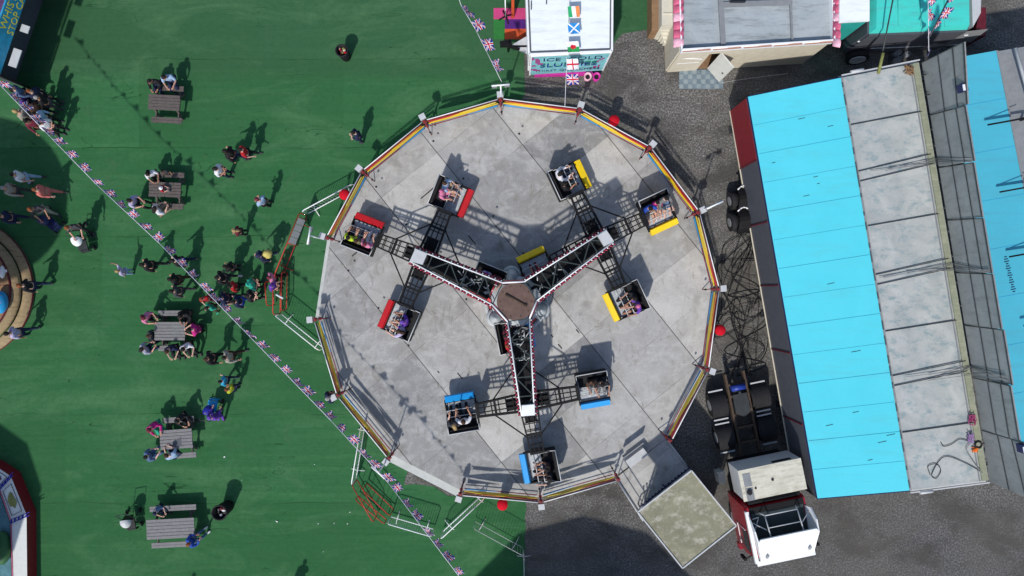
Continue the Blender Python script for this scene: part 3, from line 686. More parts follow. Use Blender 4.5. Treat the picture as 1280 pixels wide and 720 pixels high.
# upright sign boards seen from behind
z0,z1=3.05,5.3
nb=8; off=[.0,-.05,.02,.0,.0,.05,-.03,.04]
bt=[P(*p,z0) for p in ((1152,78),(1238,603))]; tt=[P(*p,z1) for p in ((1196,62),(1288,622))]
for i in range(nb):
    a=bt[0].lerp(bt[1],i/nb+.001); b=bt[0].lerp(bt[1],(i+1)/nb-.001); c=tt[0].lerp(tt[1],(i+1)/nb-.001); d_=tt[0].lerp(tt[1],i/nb+.001)
    zz=rr.uniform(-.12,.12) if i not in (0,) else .1
    e=Vector((off[i],0,zz)); c=c+e; d_=d_+e
    if i==nb-1: c=c+Vector((.0,-.1,.35))
    if i==0: d_=d_+Vector((0,.15,.3))
    n=(b-a).cross(d_-a).normalized()*.05
    if n.x<0: n=-n
    g=MB(); vs=[a,b,c,d_]; vs+=[v+n for v in vs]; g.add(vs,[(0,1,2,3),(7,6,5,4),(0,4,5,1),(1,5,6,2),(2,6,7,3),(3,7,4,0)]); bo=g.build('sign_board','board_back',st)
    g=MB(); m_=-n*.5
    for t in (.42,.76): seg(g,a.lerp(d_,t)+m_,b.lerp(c,t)+m_,.016)
    seg(g,a+m_,d_+m_,.016); seg(g,d_+m_,c+m_,.022)
    g.build('board_frame','dark_steel',bo)
    for q in range(2):
        g=MB(); t=.2+.45*q+rr.uniform(-.1,.1); p=a.lerp(b,t)+m_*2; pe=p+(d_-a)*.42-Vector((.0,0,.5)); 
        seg(g,p-Vector((0,0,.0)),pe-Vector((0,0,.3)),.025)
        g.build('stay','dark_steel',bo)
for t in (.24,.49,.735):   # cable runs carried across to the boards
    g=MB()
    for k in range(4):
        a=L(Bq,t+rr.uniform(-.012,.012),rr.uniform(-.02,.5),zr+.06); b=L(Bq,t+rr.uniform(-.012,.012),1.0,zr+.1); c=tt[0].lerp(tt[1],t+.005+rr.uniform(-.006,.006))-Vector((.05,0,.1)); g.path([a,b,c],.012,5)
    g.build('cable_run','mid_grey',gr)
# loose cables, hose coil and orange webbing lying on the grey roof: things of their own
def cable(name,pts,r,m,label,cat,group=None,z=None):
    o=solo(MB().path(pts,r,5),name,m,label,cat,pts[0],group); return o
def curve_pts(pxs,z,n=6):
    P0=[P(a,b,z) for a,b in pxs]; out=[]
    for i in range(len(P0)-1):
        p0=P0[max(0,i-1)]; p1=P0[i]; p2=P0[i+1]; p3=P0[min(len(P0)-1,i+2)]
        for k in range(n):
            t=k/n; out.append(.5*((2*p1)+(-p0+p2)*t+(2*p0-5*p1+4*p2-p3)*t*t+(-p0+3*p1-3*p2+p3)*t**3))
    return out+[P0[-1]]
cable('cable',curve_pts([(1230,592),(1205,578),(1180,571),(1165,592),(1170,598),(1176,588),(1170,580),(1160,583),(1163,594)],zr+.02),.014,'black_rubber','thin black cable looped on the lower end of the grey stall roof','cable')
cable('cable',curve_pts([(1215,553),(1200,549),(1190,555),(1180,558),(1176,553)],zr+.02),.014,'black_rubber','short black cable curling across the grey roof near the hose coil','cable')
cable('cable',curve_pts([(1228,592),(1215,575),(1208,562),(1212,555)],zr+.05),.014,'mid_grey','grey cable hanging from the hose coil to the roof corner','cable')
p=P(1223,556,zr+.06); solo(MB().torus(p,.13,.035,n=20),'hose_coil','black_rubber','small coil of black hose on the edge of the grey stall roof','hose coil',p)
p=P(1218,562,zr+.03); g=MB(); 
for k in range(7): a=rr.uniform(0,6.28); g.path([p+Vector((rr.uniform(-.12,.12),rr.uniform(-.1,.1),.01*k)) for _ in range(4)],.02,4)
solo(g,'webbing_strap','orange_paint','crumpled orange webbing strap beside the hose coil on the grey roof','strap',p)
for (a,b,l) in ((1214,524,'pink crumpled streamer tangle on the grey roof above the hose coil'),(1212,548,'violet streamer scraps trailing next to the hose coil')):
    p=P(a,b,zr+.05); g=MB()
    for k in range(9): g.path([p+Vector((rr.uniform(-.16,.16),rr.uniform(-.25,.25),.02+.01*k)) for _ in range(4)],.013,4)
    solo(g,'streamer',cm((.35,.05,.16)) if b<540 else cm((.32,.2,.4)),l,'streamer',p)
p=P(1135,88,zr+.02); g=MB()
for k in range(14): g.path([p+Vector((rr.uniform(-.2,.2),rr.uniform(-.25,.25),.01*k)) for _ in range(3)],.02,4)
solo(g,'rope_heap','wood_brown','small heap of tan rope at the top corner of the grey stall roof','rope',p)
# ------------------------------------------------------------------ second canopy beyond the boards
z2=2.95
Dq=[P(*p,z2) for p in ((1180,75),(1246,63),(1352,600),(1288,612))]; Eq=[P(*p,z2-.1) for p in ((1247,64),(1330,50),(1440,590),(1353,600))]
s2=thing('neighbouring_stall','right-edge stall with duller blue canopy and grey roof behind the sign boards','fairground stall',(Dq[1].x,Dq[1].y,0))
g=MB(); g.prism([(p.x,p.y) for p in Dq],z2-.07,z2); bl=g.build('canopy','roof_blue_dull',s2)
g=MB()
for i in range(1,9): seg(g,L(Dq,i/9,.02,z2+.004),L(Dq,i/9,.98,z2+.004),.006)
g.build_each('canopy_seam','sky_paint',bl)
g=MB(); g.prism([(p.x,p.y) for p in Eq],z2-.2,z2-.1); g.build('roof','roof_grey_b' if 'roof_grey_b' in MATS else 'mid_grey',s2)
g=MB(); seg(g,Dq[1],Dq[2],.035); g.build('roof_trim','mid_grey',s2)
vp=[Vector((p.x,p.y,0)) for p in (Dq[0],Eq[1],Eq[2],Dq[3])]
g=MB(); vwall(g,vp[0].lerp(vp[1],.35),vp[1],0,z2-.2,-.06); vwall(g,vp[2],vp[3].lerp(vp[2],.65),0,z2-.2,-.06); g.build('wall','wall_grey',s2)
g=MB()
for t in (.02,.33,.66,.98): p=vp[0].lerp(vp[3],t)+Vector((.1,0,0)); g.beam((p.x,p.y,0),(p.x,p.y,z2-.07),.05,8)
g.build_each('canopy_post','dark_steel',s2)
for a,b in ((1235,156),(1250,240),(1262,321),(1280,407)):
    p=P(a,b,z2+.35); e=P(a+50,b-9,z2+.3); g=MB(); g.beam(p,e,.045,4); g.beam(p,Vector((e.x-.4,e.y-.08,z2+.7)),.018,4); g.box(e-Vector((0,0,.25)),(.08,.08,.5)); g.build('lamp_arm','black_paint',s2)
for k in range(1):
    g=MB()
    for i in range(16): 
        p=P(1257+i*.7,321+i*2.9,z2+.01); g.box(p,(.10+.05*(i%3),.03,.012),.2)
    g.build('vent_slot','navy',bl)
p0=P(1249,62,3.3); p1=P(1262,110,3.3); g=MB(); g.beam(P(1269,60,3.2),P(1292,140,3.2),.06,8); g.build('awning_roller','pale_grey',s2)
for a,b in ((1203,110),(1278,560)):
    p=P(a,b,5.3); t=thing('speaker','small grey and white loudspeaker clamped to the '+('top' if b<300 else 'bottom')+' of the sign boards','speaker',tuple(p),math.radians(10),local=True)
    g=MB(); g.box((0,0,0),(.22,.3,.3)); g.build('cabinet','navy',t); g=MB(); g.box((-.03,-.02,.16),(.12,.22,.03)); g.build('label_plate','white_paint',t)
# ================================================================== white drinks kiosk
zk=2.7
K=[P(*p,zk) for p in ((656,-60),(766,-60),(765,64),(661,68))]
ks=thing('drinks_kiosk','white-roofed slush drinks trailer with turquoise lettered sign facing the ride','kiosk',(K[3].x,K[3].y,0))
g=MB(); g.prism([(p.x,p.y) for p in K],zk-.1,zk); rf=g.build('roof','roof_white',ks)
kc=sum(K,Vector())/4; g=MB(); q=[kc+(p-kc)*.955 for p in K]
for i in range(4): g.beam(q[i]+Vector((0,0,.0)),q[(i+1)%4]+Vector((0,0,.0)),.035,4)
g.build('roof_channel','wall_grey',rf)
g=MB(); 
for i in range(4): g.beam(K[i],K[(i+1)%4],.05,4)
g.build('roof_rim','white_paint',rf)
g=MB()
for p in ((683,2),(664,5),(664,9)): q_=P(*p,zk); g.box((q_.x,q_.y,zk+.03),(.03,.22,.05))
g.build('roof_vent','navy',rf)
kb=[Vector((p.x,p.y,0)) for p in K]; kcc=sum(kb,Vector())/4; kb=[kcc+(p-kcc)*.96 for p in kb]
g=MB(); vwall(g,kb[0],kb[1],.4,zk-.1,-.06); vwall(g,kb[1],kb[2],.4,zk-.1,-.06); vwall(g,kb[3],kb[0],.4,zk-.1,-.06); vwall(g,kb[2],kb[3],.4,1.0,-.06); g.build('wall','white_paint',ks)
g=MB(); g.prism([(p.x,p.y) for p in kb],.3,.4); g.build('floor','mid_grey',ks)
# sign
sa=P(664,70,zk-.06); sb=P(764,65,zk-.06); ta=P(664,93.5,.38); tb=P(757,88,.38); ta=Vector((sa.x,ta.y,.38)); tb=Vector((sb.x-.05,tb.y,.38)); 
n=(sb-sa).cross(ta-sa).normalized(); n= n if n.y<0 else -n
g=MB(); vs=[sa,sb,tb,ta]; vs+=[v-n*.05 for v in vs]; g.add(vs,[(3,2,1,0),(4,5,6,7),(0,1,5,4),(1,2,6,5),(2,3,7,6),(3,0,4,7)]); sg=g.build('sign_panel','sign_teal',ks)
g=MB(); g.beam(sa,ta,.04,4); g.beam(sb,tb,.04,4); g.beam(sa,sb,.05,4); g.build('sign_border','white_paint',sg)
X=(sb-sa).normalized(); Y=(sa-ta).normalized(); mid=lambda e,t:(sa.lerp(sb,e)).lerp(ta.lerp(tb,e),t)+n*.012
text('ICE',.52,'navy',sg,mid(.27,.24),X,Y,1.0); text('COLD',.52,'navy',sg,mid(.70,.24),X,Y,1.0)
mat('letter_green',(.03,.30,.06),.5); mat('letter_orange',(.55,.25,.02),.5)
text('SLUSHIES',.62,'letter_green',sg,mid(.5,.50)+n*.002,X,Y,.96); text('SLUSHIES',.60,'flag_blue',sg,mid(.5,.54)+n*.008,X,Y,1.0)
text('THIRST QUENCHERS',.34,'navy',sg,mid(.5,.82),X,Y,.88)
rr=random.Random(5)
g=MB()
for i in range(16):
    e=rr.choice([rr.uniform(.02,.16),rr.uniform(.86,.97)]); p=mid(e,rr.uniform(.05,.9)); q=Matrix((X,Y,n)).transposed(); g.box(p,(rr.uniform(.06,.2),rr.uniform(.1,.3),.01),rot=q)
g.build('sign_splash',cm((.30,.06,.2),'paint'),sg)
g=MB(); a,b=P(668,95,.3),P(742,93,.3); g.prism([(a.x,a.y),(b.x,b.y),(b.x-.3,b.y+.4),(a.x,a.y+.4)],.1,.34); g.build('plinth','magenta',ks)
# drawbar with cover
a,b,c=P(659,45,.6),P(659,67,.6),P(628,58,.6); g=MB(); g.prism([(a.x,a.y),(b.x,b.y),(c.x+.3,c.y)],.5,.62); g.build('drawbar_cover','pale_grey',ks)
g=MB(); g.beam((c.x-.1,c.y,.6),(c.x+1.1,c.y,.6),.05,8); g.beam((c.x+.25,c.y,0),(c.x+.25,c.y,.95),.05,8); g.box((c.x+.15,c.y+.1,.68),(.5,.25,.12),.2); g.box((c.x+.5,c.y-.08,.66),(.5,.1,.1),-.3); g.build('hitch','black_paint',ks)
for a,b,l,m_ in ((735,95,'small pink tub with a dark hole on the gravel below the sign','pink_tile_pale'),(746,95,'small crimson and pink tub right of its pale twin below the sign','magenta')):
    p=P(a,b,.45); t=thing('small_tub',l,'tub',(p.x,p.y,0)); g=MB(); g.lathe((p.x,p.y,0),[(.12,0),(.17,.45),(.15,.45),(.09,.30),(0,.30)],16); g.build('pot',m_,t); g=MB(); g.cyl((p.x,p.y,0),.09,.31,.36,12); g.build('filling','black',t)
# striped mats
def mat_rect(name,p4,m_,label,z=.02,cat='mat',group=None):
    q=poly(p4,z); g=MB(); g.prism(q,z-.006,z); return solo(g,name,m_,label,cat,(q[0][0],q[0][1],z),group)
mat_rect('rubber_mat',[(617,10),(660,10),(660,24),(617,24)],'pink_mat','pink rubber mat, topmost of the three bright mats left of the kiosk',.022)
mat_rect('rubber_mat',[(631,24),(660,24),(660,36),(631,36)],'purple_mat','purple rubber mat between the pink and orange ones by the kiosk',.022)
mat_rect('rubber_mat',[(631,36),(660,36),(660,49),(631,49)],'orange_mat','orange rubber mat beside the kiosk drawbar',.022)
mat_rect('rubber_mat',[(617,24),(631,24),(631,49),(617,49)],'green_mat','brighter green square mat under the pink mat left of the kiosk',.021)
p=P(632,22,.0); t=thing('parasol_stand','thin white pole on dark crossed feet standing on the pink mat','pole',(p.x,p.y,0)); g=MB(); g.beam(p,Vector((p.x,p.y,1.9)),.025,8); g.build('pole','white_paint',t); g=MB()
for k in range(4): a=k*math.pi/2+.4; g.beam((p.x,p.y,.12),(p.x+.32*math.cos(a),p.y+.32*math.sin(a),.04),.03,5)
g.build('foot','black_paint',t)
p=P(641,8,1.0); solo(MB().box((p.x,p.y+.2,.6),(.12,.6,1.2)),'board_post','orange_mat','narrow orange upright board at the top edge beside the kiosk','board',(p.x,p.y,0))
# ================================================================== cream sideshow with pink tiled parapet
zc=2.85
Cq=[P(*p,zc) for p in ((848,-60),(1040,-60),(1043,50),(852,62))]
cs=thing('cream_sideshow','cream panelled show trailer with grey flat roof edged in pink scalloped tiles','fairground stall',(Cq[3].x,Cq[3].y,0))
ccen=sum(Cq,Vector())/4
g=MB(); q=[ccen+Vector(((p-ccen).x*.99,(p-ccen).y*.985,0)) for p in Cq]; g.prism([(p.x,p.y) for p in q],zc-.35,zc-.25); g.build('roof','roof_cool',cs)
g=MB(); 
for i,(a,b) in enumerate(((0,1),(1,2),(2,3),(3,0))): g.beam(Cq[a]-Vector((0,0,.0)),Cq[b],.04,4)
vwall(g,Cq[3],Cq[2],zc-.3,zc-.01,.05); vwall(g,Cq[1],Cq[2],zc-.3,zc-.01,.05); vwall(g,Cq[0],Cq[3],zc-.3,zc-.01,-.05)
g.build('parapet','white_paint',cs)
g=MB(); a,b=P(900,-10,zc-.2),P(904,57,zc-.2); g.prism([(a.x-.1,a.y),(a.x+.1,a.y),(b.x+.1,b.y),(b.x-.1,b.y)],zc-.25,zc-.15); a,b=P(903,6,zc-.2),P(990,3,zc-.2); g.prism([(a.x,a.y-.1),(b.x,b.y-.1),(b.x,b.y+.1),(a.x,a.y+.1)],zc-.246,zc-.155); a,b=P(988,4,zc-.2),P(990,50,zc-.2); g.prism([(a.x-.04,a.y),(a.x+.04,a.y),(b.x+.04,b.y),(b.x-.04,b.y)],zc-.248,zc-.15); g.build_each('roof_rib','mid_grey',cs)
g=MB(); a=P(922,0,zc-.1); g.box((a.x,a.y+.1,zc-.12),(.6,.4,.2)); g.build('skylight','glass_dark',cs)
for k in range(7):
    y=52-k*10.5
    for nm,x in (('l',852),('r',1048)):
        g=MB(); p=P(x-(3 if nm=='l' else 2),y,zc); dx=-1 if nm=='l' else 1; 
        for j in range(2): g.lathe((p.x,p.y+(.10-.17*j),zc-.12+.0),[(.0,.13),(.12,.10),(.19,.03),(.2,0)],14)
        vs=[]; n_=8; w_=.34; ln=.36
        g=MB()
        for j in range(n_+1):
            t=math.pi*j/n_; yy=p.y-math.cos(t)*ln/2; zz=math.sin(t)*.10
            vs+=[(p.x+dx*.20,yy,zc-.18+zz),(p.x-dx*.16,yy,zc-.02+zz)]
        f=[(2*j,2*j+1,2*j+3,2*j+2) if dx<0 else (2*j+2,2*j+3,2*j+1,2*j) for j in range(n_)]; g.add(vs,f,0,True); g.add(vs,[tuple(range(0,2*n_+2,2)),tuple(range(1,2*n_+2,2))[::-1]])
        g.build('parapet_tile','pink_tile' if k%3 else 'pink_tile_pale',cs)
g=MB(); 
for i in range(5): a=Cq[3].lerp(Cq[2],i/5+.01)+Vector((0,-.06,-.05)); b=Cq[3].lerp(Cq[2],(i+1)/5-.01)+Vector((0,-.06,-.02)); g.beam(a,b,.035,4)
g.build('fascia_trim',cm((.40,.2,.14),'paint'),cs)
bx=[Vector((p.x,p.y,0)) for p in (P(866,-60,2.2),P(1040,-60,2.85),P(1043,52,2.85),P(868,62,2.6))]
bx=[Vector((Cq[0].x+.05,Cq[0].y,0)),Vector((Cq[1].x-.05,Cq[1].y,0)),Vector((Cq[2].x-.05,Cq[2].y+.06,0)),Vector((Cq[3].x+.05,Cq[3].y+.06,0))]
fw=bx[3].lerp(bx[2],.30); fw2=bx[3].lerp(bx[2],.215)
g=MB(); vwall(g,bx[3],fw2,.0,zc-.35,.06); vwall(g,fw,bx[2],.0,zc-.35,.06); vwall(g,bx[2],bx[1],0,zc-.35,.06); vwall(g,bx[1],bx[0],0,zc-.35,.06); vwall(g,bx[0],bx[3],0,zc-.35,.06); vwall(g,fw2,fw,2.1,zc-.35,.06); g.build('wall','cream',cs)
g=MB(); g.prism([(p.x,p.y) for p in bx],.0,.08); g.build('floor','wood_brown',cs)
g=MB(); a=bx[3].lerp(bx[2],.03); b=bx[3].lerp(bx[2],.19); g.beam((a.x,a.y-.05,1.1),(b.x,b.y-.05,1.1),.03,4); g.beam((a.x+.1,a.y-.04,1.7),(a.x+.9,a.y-.06,1.7),.025,4); g.build('shelf_rail','white_paint',cs)
g=MB(); h=fw; e=h+Vector((math.cos(math.radians(-50)),math.sin(math.radians(-50)),0))*.8; vwall(g,h,e,.1,2.05,.045); dr=g.build('door','door_white',cs)
g=MB(); q=h.lerp(e,.8); g.beam((q.x-.08,q.y-.06,1.0),(q.x+.08,q.y+.05,1.0),.03,6); g.build('handle','dark_steel',dr)
# side steps and store boxes at its left
g=MB(); 
for i in range(4): a=P(829+i*1.5,33+i*5,1.0-.22*i); g.box((a.x+.35,a.y-.1,.5-.11*i),(.95,.2,1.0-.22*i))
g.build('step','cream_panel',cs)
p=P(838,14,1.6); solo(MB().box((p.x,p.y+.3,.8),(.72,1.75,1.6)).box((p.x,p.y-.1,1.62),(.6,.05,.03)),'store_box','cream_panel','tall cream storage box left of the pink tiled parapet','box',(p.x,p.y,0))
p=P(820,20,1.0); solo(MB().box((p.x,p.y+.6,.5),(.36,2.4,1.0)),'plank_stack','wood_brown','brown timber stack standing against the cream storage box','timber',(p.x,p.y,0))
t=mat_rect('tiled_mat',[(849,87),(904,87),(904,111),(849,111)],'tile_blue','grey-blue chequered mat on the gravel below the open door',.02)
g=MB(); q=[P(849,87,.022),P(904,87,.022),P(904,111,.022),P(849,111,.022)]
for i in range(10):
    for j in range(4):
        if (i+j)%2: 
            c=q[0].lerp(q[1],(i+.5)/10).lerp(q[3].lerp(q[2],(i+.5)/10),(j+.5)/4); g.box((c.x,c.y,.0222),(.18,.19,.002))
o=g.build('mat_square','tile_blue_pale',t); 
for v in o.data.vertices: v.co-=Vector((0,0,0))
cable('cable',curve_pts([(903,103),(930,99),(960,95),(985,92)],.02),.012,'pale_grey','thin pale cable running from the chequered mat towards the stall','cable')
# ================================================================== teal trailer
zt=2.9
T=[P(*p,zt) for p in ((1094,-60),(1215,-60),(1216,33),(1092,38))]
tt_=thing('teal_trailer','turquoise catering trailer with grey awning fold and a spare wheel at its lower left','trailer',(T[3].x,T[3].y,0))
g=MB(); tc_=sum(T,Vector())/4; top=[tc_+Vector(((p-tc_).x*.94,(p-tc_).y*.95,0)) for p in T]
g.prism([(p.x,p.y) for p in T],zt-.35,zt-.02,top=[(p.x,p.y) for p in top]); rf=g.build('roof','canopy_teal',tt_)
g=MB(); a,b=P(1111,-20,zt+.02),P(1117,30,zt+.02)
for x in (1122,1150,1180): a,b=P(x,-20,zt),P(x+1,33,zt); g.beam((a.x,a.y,zt-.015),(b.x,b.y,zt-.015),.02,5)
g.build_each('roof_rib','teal',rf)
g=MB(); q=[Vector((p.x,p.y,0)) for p in T]; vwall(g,q[3],q[2],.5,zt-.35,.08); vwall(g,q[2],q[1],.5,zt-.35,.08); vwall(g,q[0],q[3],.5,zt-.35,.08); g.build('wall','wall_grey',tt_)
g=MB(); g.prism([(p.x,p.y) for p in q],.42,.5); g.build('floor','dark_steel',tt_)
g=MB(); a,b=P(1088,60,1.0),P(1205,55,1.0); g.add([a,b,(T[2].x,T[2].y-.02,2.4),(T[3].x,T[3].y-.02,2.4),a-Vector((0,0,.05)),b-Vector((0,0,.05)),(T[2].x,T[2].y-.02,2.35),(T[3].x,T[3].y-.02,2.35)],[(0,1,2,3),(7,6,5,4),(0,4,5,1),(1,5,6,2),(3,7,4,0),(2,6,7,3)]); sk=g.build('awning_fold','mid_grey',tt_)
g=MB(); g.beam(a,b,.04,4); g.beam(P(1072,52,1.8),P(1210,44,1.9),.03,4); g.build('awning_rail','white_paint',sk)
g=MB(); q=poly([(1213,-60),(1226,-60),(1226,16),(1216,34)],zt-.1); g.prism(q,zt-.5,zt-.1); g.build('end_panel','pale_grey',tt_)
g=MB(); q=poly([(1051,-60),(1087,-60),(1087,26),(1049,28)],2.9); g.prism(q,2.8,2.9); wr=g.build('store_roof','roof_white',tt_)
g=MB(); q=poly([(1052,-60),(1086,-60),(1086,25),(1051,27)],2.9); g.prism(q,.5,2.8); g.build('store_wall','teal',tt_)
g=MB(); p=P(1077,66,.9); g.beam((p.x,p.y+.1,.5),(p.x,p.y-.18,.55),.46,24); wh=g.build('wheel','black_rubber',tt_); g=MB(); g.beam((p.x,p.y-.17,.55),(p.x,p.y-.22,.555),.33,20); g.build('rim','pale_grey',wh)
g=MB(); q=[P(1180,50,1.4),P(1238,38,1.4),P(1205,30,2.6),P(1165,42,2.6)]
a,b,c,d_=P(1150,61,.9),P(1215,52,1.2),P(1236,36,2.2),P(1200,40,2.2); vs=[a,b,c,d_]; vs+=[v-Vector((0,0,.05)) for v in vs]; g.add(vs,[(0,1,2,3),(7,6,5,4),(0,4,5,1),(1,5,6,2),(2,6,7,3),(3,7,4,0)]); g.build('side_flap','mid_grey',tt_)
p=P(1240,30,1.2); solo(MB().box((p.x-.45,p.y+.1,.6),(.4,1.2,1.2)),'red_cabinet','maroon','dull red cabinet tucked behind the right end of the turquoise trailer','cabinet',(p.x,p.y,0))
for k,(a,b) in enumerate(((1125,64),(1125,73),(1136,66))):
    p=P(a,b,.7); solo(MB().cyl((p.x,p.y,0),.13,0,.62,16).torus((p.x,p.y,.68),.08,.02),'gas_bottle','mid_grey',['grey gas bottle nearest the trailer in the dark gap','grey gas bottle nearest the blue stall in the dark gap','grey gas bottle standing right of the other two in the dark gap'][k],'gas bottle',(p.x,p.y,0),'gas bottles between the turquoise trailer and the stall')
rr=random.Random(9)
for k in range(7):
    x=1222+rr.uniform(-2,2); y=2+k*7; p=P(x,y,.25); solo(MB().box((p.x,p.y,.12),(.36,.22,.24),rr.uniform(-.1,.1)),'concrete_block','mid_grey','grey concrete block in the row right of the turquoise trailer','block',(p.x,p.y,0),'concrete blocks beside the turquoise trailer')
p=P(1098,40,4.2); q=P(1098,96,3.1); t=thing('guy_pole','dark slender pole with lime base at the top end of the grey roof','pole',tuple(q)); g=MB(); b=P(1098,92,3.0); g.beam(b,Vector((b.x+.2,b.y+3.2,3.9)),.03,6); g.build('pole','dark_steel',t); g=MB(); g.beam(b,b+Vector((0,.7,.35)),.06,8); g.build('base_sleeve','olive',t)
# ================================================================== cables on the gravel
rr=random.Random(21)
for k in range(15):
    x0=rr.uniform(915,948); y0=290; pts=[(x0,y0)]; 
    n=rr.randint(4,9); 
    for i in range(1,n): pts.append((rr.uniform(893,962)-((n-i)*-1.0), 290+i*(175/n)+rr.uniform(-24,24)))
    if k%2:
        c=(rr.uniform(905,945),rr.uniform(370,440)); r_=rr.uniform(4,15); a0=rr.uniform(0,6); sq=rr.uniform(.6,2.0)
        pts[-2:]=[(c[0]+r_*math.cos(a0+j*1.05),c[1]+r_*sq*math.sin(a0+j*1.05)+j*rr.uniform(-2,3)) for j in range(rr.choice([4,6,8]))]
    pts.append((rr.uniform(900,950),470))
    pp=curve_pts(pts,.03+.008*k,6)
    solo(MB().path(pp,rr.choice([.010,.013,.017]),5),'power_cable','black_rubber','black power cable lying in the tangle between the ride platform and the grey trailer','cable',pp[0],'tangled black power cables on the gravel')
# ================================================================== tractor unit
f=Vector((.203,-.979,0)).normalized(); rgt=Vector((f.y,-f.x,0))   # local +Y = f (forward), local +X = right of travel
o=P(926,502,1.0); tk=thing('lorry','red lorry tractor unit with white roof deflector, cream generator box and bare rear chassis','lorry',(o.x,o.y,0),math.atan2(f.y,f.x)-math.pi/2,local=True)
Z0=(0,0,0)
g=MB()
for s in (-1,1): g.box((s*.40,1.7,.82),(.09,5.9,.24))
for y in (-.75,-.25,.55,1.1,1.75): g.box((0,y,.82),(.75,.1,.2))
ch=g.build('chassis','rust_steel',tk,loc=Z0)
g=MB(); g.prism([(-.30,-.35),(.30,-.35),(.32,.45),(.05,.62),(-.05,.62),(-.32,.45)],.96,1.08); g.box((0,-.2,1.1),(.10,.5,.04)); g.build('coupling_plate','dark_steel',ch,loc=Z0)
g=MB(); g.beam((-.28,-.62,1.05),(.3,-.62,1.05),.13,14); g.build('air_tank','gas_blue',ch,loc=Z0)
for y in (0,1.42,4.95):
    for s in (-1,1):
        g=MB(); xo=1.22 if y<4 else 1.2; xi=.60 if y<4 else .92
        g.beam((s*xi,y,.5),(s*xo,y,.5),.5,30); 
        wh=g.build('wheel','black_rubber',tk,loc=Z0)
        if y<4:
            g=MB(); g.torus((s*(xi+.0),y,.5),.42,.09,(1,0,0),24,6); g.torus((s*(xi+.31),y,.5),.47,.025,(1,0,0),24,5); g.build('tyre_wall','black_rubber',wh,loc=Z0)
        g=MB(); g.beam((s*(xo+.01),y,.5),(s*(xo-.06),y,.5),.24,16); g.build('rim','mid_grey',wh,loc=Z0)
        if y<4:
            g=MB(); n=12
            for i in range(n):
                t0=math.radians(20+140*i/n); t1=math.radians(20+140*(i+1)/n); q=lambda t,x,r: Vector((s*x,y+math.cos(t)*r,.5+math.sin(t)*r))
                g.add([q(t0,.58,.57),q(t1,.58,.57),q(t1,1.26,.57),q(t0,1.26,.57),q(t0,.58,.59),q(t1,.58,.59),q(t1,1.26,.59),q(t0,1.26,.59)],[(0,1,2,3),(7,6,5,4)])
            mg=g.build('mudguard','black_rubber',tk,loc=Z0)
            for dy in (-.62,.62):
                g=MB(); g.box((s*.92,y+dy,.80),(.62,.06,.03)); g.build('mudguard_edge','pale_grey',mg,loc=Z0)
# generator box
R5=Matrix.Rotation(math.radians(4),3,'Z'); g=MB(); g.box((0,2.80,2.37),(2.5,1.22,1.25)); gb=g.build('generator_box','pale_grey',tk,loc=Z0)
g=MB(); g.box((0.0,2.82,3.0),(2.54,1.25,.05)); g.build('lid','box_cream',gb,loc=Z0)
g=MB(); g.box((.98,2.62,3.03),(.30,.52,.02)); g.box((.98,3.2,3.03),(.30,.5,.02)); g.build('hatch','mid_grey',gb,loc=Z0)
g=MB(); g.cyl((0,2.8,0),.05,3.02,3.07,10); g.cyl((1.0,3.1,0),.10,3.03,3.12,12); g.cyl((.72,3.0,0),.04,3.02,3.06,8); g.build('exhaust_cap','black',gb,loc=Z0)
g=MB(); g.box((-.55,2.18,2.85),(.75,.02,.22)); g.build('vent','black',gb,loc=Z0)
g=MB(); g.box((0,2.8,1.35),(2.2,1.0,.8)); g.build('engine_mount','black_paint',tk,loc=Z0)
g=MB(); 
for i in range(3): g.box((1.45-.0,3.0,.5+.25*i),(.3,.5,.03))
g.beam((1.32,2.75,.4),(1.32,2.75,1.2),.02); g.beam((1.58,2.75,.4),(1.58,2.75,1.2),.02); g.build('access_step','cream_panel',tk,loc=Z0)
# cab
def loft(rings,mi=0,g=None):
    g=g or MB(); n=len(rings[0]); vs=[v for r in rings for v in r]; fs=[]
    for j in range(len(rings)-1):
        for i in range(n): fs.append((j*n+i,j*n+(i+1)%n,(j+1)*n+(i+1)%n,(j+1)*n+i))
    g.add(vs,fs,mi); g.add(vs[:n],[tuple(range(n))[::-1]],mi); g.add(vs[-n:],[tuple(range(n))],mi); return g
def rr_(w,y0,y1,z,r=.16):
    pts=[]
    for (cx,cy,a) in ((w-r,y1-r,0),(-w+r,y1-r,90),(-w+.05,y0+.05,180),(w-.05,y0+.05,270)):
        q=r if a<180 else .05
        for k in range(4): t=math.radians(a+k*30); pts.append(Vector((cx+q*math.cos(t),cy+q*math.sin(t),z)))
    return pts
g=loft([rr_(1.22,3.75,6.05,.55),rr_(1.25,3.75,6.12,1.1),rr_(1.25,3.75,6.10,1.75),rr_(1.22,3.77,5.95,2.55),rr_(1.18,3.8,5.85,2.80)]); cab=g.build('cab','cab_red',tk,loc=Z0)
g=MB(); vs=[(-1.08,6.10,1.72),(1.08,6.10,1.72),(1.04,5.97,2.5),(-1.04,5.97,2.5)]; vs+=[(a,b+.03,c) for a,b,c in vs]; g.add(vs,[(0,1,2,3),(7,6,5,4),(0,4,5,1),(1,5,6,2),(2,6,7,3),(3,7,4,0)]); g.build('windscreen','glass_dark',cab,loc=Z0)
